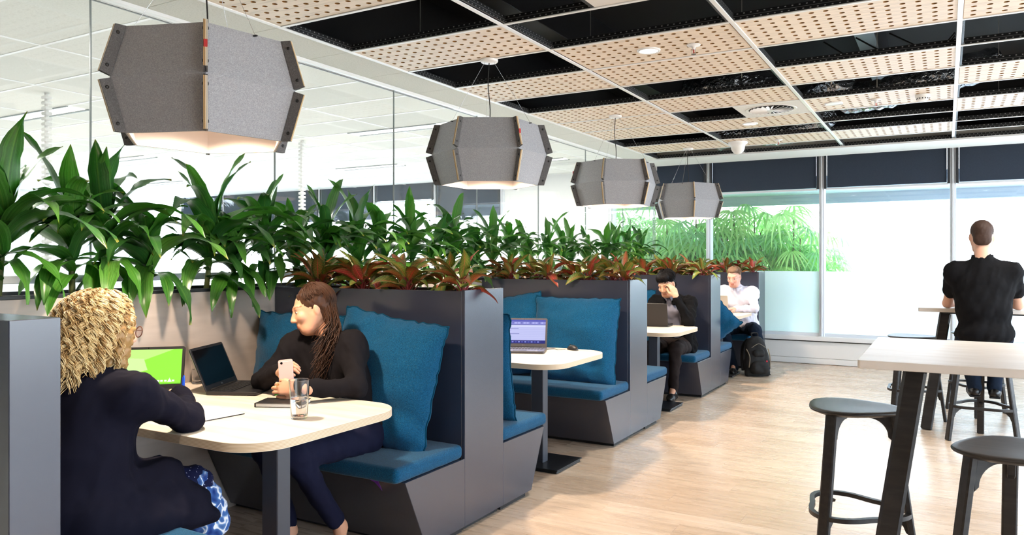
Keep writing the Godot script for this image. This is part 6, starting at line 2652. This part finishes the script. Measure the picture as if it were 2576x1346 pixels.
func white_shirt_man() -> void:
	var xf := Transform3D(Basis(Vector3.UP, -0.05), Vector3(-2.36, 0, -10.42))
	var inv := xf.affine_inverse()
	var w := func(x: float, y: float, z: float) -> Vector3: return inv * Vector3(x, y, z)
	var j := {
		hip = w.call(-2.36, 0.565, -10.42), waist = w.call(-2.37, 0.73, -10.38), chest = w.call(-2.40, 0.93, -10.31), neck = w.call(-2.425, 1.08, -10.25), head = w.call(-2.435, 1.225, -10.18),
		head_turn = Basis(Vector3.UP, -0.05) * Basis(Vector3.RIGHT, 0.34),
		shL = w.call(-2.225, 1.02, -10.30), shR = w.call(-2.61, 1.03, -10.28), elL = w.call(-2.15, 0.825, -10.10), elR = w.call(-2.70, 0.82, -10.08), wrL = w.call(-2.36, 0.825, -9.97), wrR = w.call(-2.60, 0.825, -9.96),
		hpL = w.call(-2.26, 0.535, -10.38), hpR = w.call(-2.46, 0.535, -10.38), knL = w.call(-2.12, 0.56, -9.97), knR = w.call(-2.52, 0.55, -9.95), anL = w.call(-2.01, 0.11, -10.02), anR = w.call(-2.36, 0.11, -9.82), toL = w.call(-1.965, 0.045, -9.90), toR = w.call(-2.33, 0.045, -9.68),
		handL = [Vector3(-0.75, 0.0, 0.60), Vector3(0, 1, 0.1), [0.3, 0.3, 0.3, 0.35], 0.4], handR = [Vector3(0.25, 0.0, 0.95), Vector3(0, 1, 0.1), [0.3, 0.3, 0.3, 0.35], 0.4],
	}
	var o := person("person in a white shirt and dark jeans typing on the silver laptop", xf, j, {skin = "skin_pink", girth = 1.08, head_size = 1.05})
	sleeve_top(o, j, "white_shirt", "shirt", 0.007, true, 1.15, 51, 0.016)
	collar(o, j, "white_shirt", 0.070, 0.035)
	trousers(o, j, "dark_jeans", 0.012, 52, 0.014)
	shoes(o, j, "black_leather")
	var fr := Basis.IDENTITY
	short_hair(o, j, "hair_sandy", 1.05, [[Vector3(0, 0.050, -0.030), Vector3(0.080, 0.082, 0.092), fr, 0.02], [Vector3(0, 0.108, 0.020), Vector3(0.058, 0.026, 0.055), Basis(Vector3.RIGHT, 0.25), 0.02], [Vector3(0, -0.02, -0.085), Vector3(0.062, 0.05, 0.026), fr, 0.03]], 0.004)
	combed(o, Transform3D(j.head_turn * Basis.from_scale(Vector3.ONE * 1.05), j.head), "hair_sandy", 260, Vector3(0.081, 0.083, 0.093), Vector3(0, 0.050, -0.030), 63, 0.6, -0.2, 0.0022, 0.004)
	# rimless glasses
	var hb: Transform3D = Transform3D(j.head_turn * Basis.from_scale(Vector3.ONE * 1.05), j.head)
	var b := MB.new()
	for s in [-1, 1]:
		var ring := PackedVector3Array()
		for q in 17:
			var a := TAU * q / 16
			ring.append(hb * Vector3(s * 0.033 + cos(a) * 0.022, 0.008 + sin(a) * 0.014, 0.105))
		b.tube(ring, [0.0009], 5, false)
		b.tube(PackedVector3Array([hb * Vector3(s * 0.055, 0.012, 0.104), hb * Vector3(s * 0.082, 0.008, -0.01)]), [0.0011], 5)
	part(b, M["steel"], "glasses", o)


func bar_man() -> void:
	var xf := Transform3D(Basis(Vector3.UP, PI), Vector3(0.26, 0, -7.16))
	var inv := xf.affine_inverse()
	var w := func(x: float, y: float, z: float) -> Vector3: return inv * Vector3(x, y, z)
	var j := {
		hip = w.call(0.265, 0.865, -7.13), waist = w.call(0.262, 1.03, -7.14), chest = w.call(0.258, 1.25, -7.18), neck = w.call(0.255, 1.455, -7.21), head = w.call(0.252, 1.635, -7.26),
		head_turn = Basis(Vector3.RIGHT, 0.16),
		shR = w.call(0.452, 1.355, -7.20), shL = w.call(0.062, 1.355, -7.20), elR = w.call(0.505, 1.09, -7.33), elL = w.call(0.01, 1.09, -7.33), wrR = w.call(0.40, 1.085, -7.56), wrL = w.call(0.12, 1.085, -7.56),
		hpR = w.call(0.365, 0.84, -7.15), hpL = w.call(0.165, 0.84, -7.15), knR = w.call(0.38, 0.83, -7.60), knL = w.call(0.15, 0.83, -7.60), anR = w.call(0.345, 0.435, -7.34), anL = w.call(0.20, 0.435, -7.34), toR = w.call(0.35, 0.36, -7.47), toL = w.call(0.19, 0.36, -7.47),
		handL = [Vector3(-0.5, -0.02, 0.85), Vector3(0, 1, 0), [0.25, 0.25, 0.25, 0.3], 0.3], handR = [Vector3(0.5, -0.02, 0.85), Vector3(0, 1, 0), [0.25, 0.25, 0.25, 0.3], 0.3],
	}
	var o := person("short haired person in a black short sleeved shirt sitting at the far bar table", xf, j, {skin = "skin_fair", girth = 1.05, head_size = 1.06, eyes = true})
	sleeve_top(o, j, "black_shirt", "shirt", 0.008, false, 1.22, 61, 0.014, 0.03, 1.18)
	collar(o, j, "black_shirt", 0.064, 0.045)
	trousers(o, j, "dark_jeans", 0.008, 62, 0.012)
	shoes(o, j, "black_leather")
	var fr := Basis.IDENTITY
	short_hair(o, j, "hair_short_brown", 1.06, [[Vector3(0, 0.048, -0.028), Vector3(0.0785, 0.081, 0.092), fr, 0.02], [Vector3(0, 0.105, 0.015), Vector3(0.056, 0.024, 0.055), Basis(Vector3.RIGHT, 0.2), 0.02], [Vector3(0, -0.025, -0.078), Vector3(0.062, 0.055, 0.030), fr, 0.03]], 0.003)
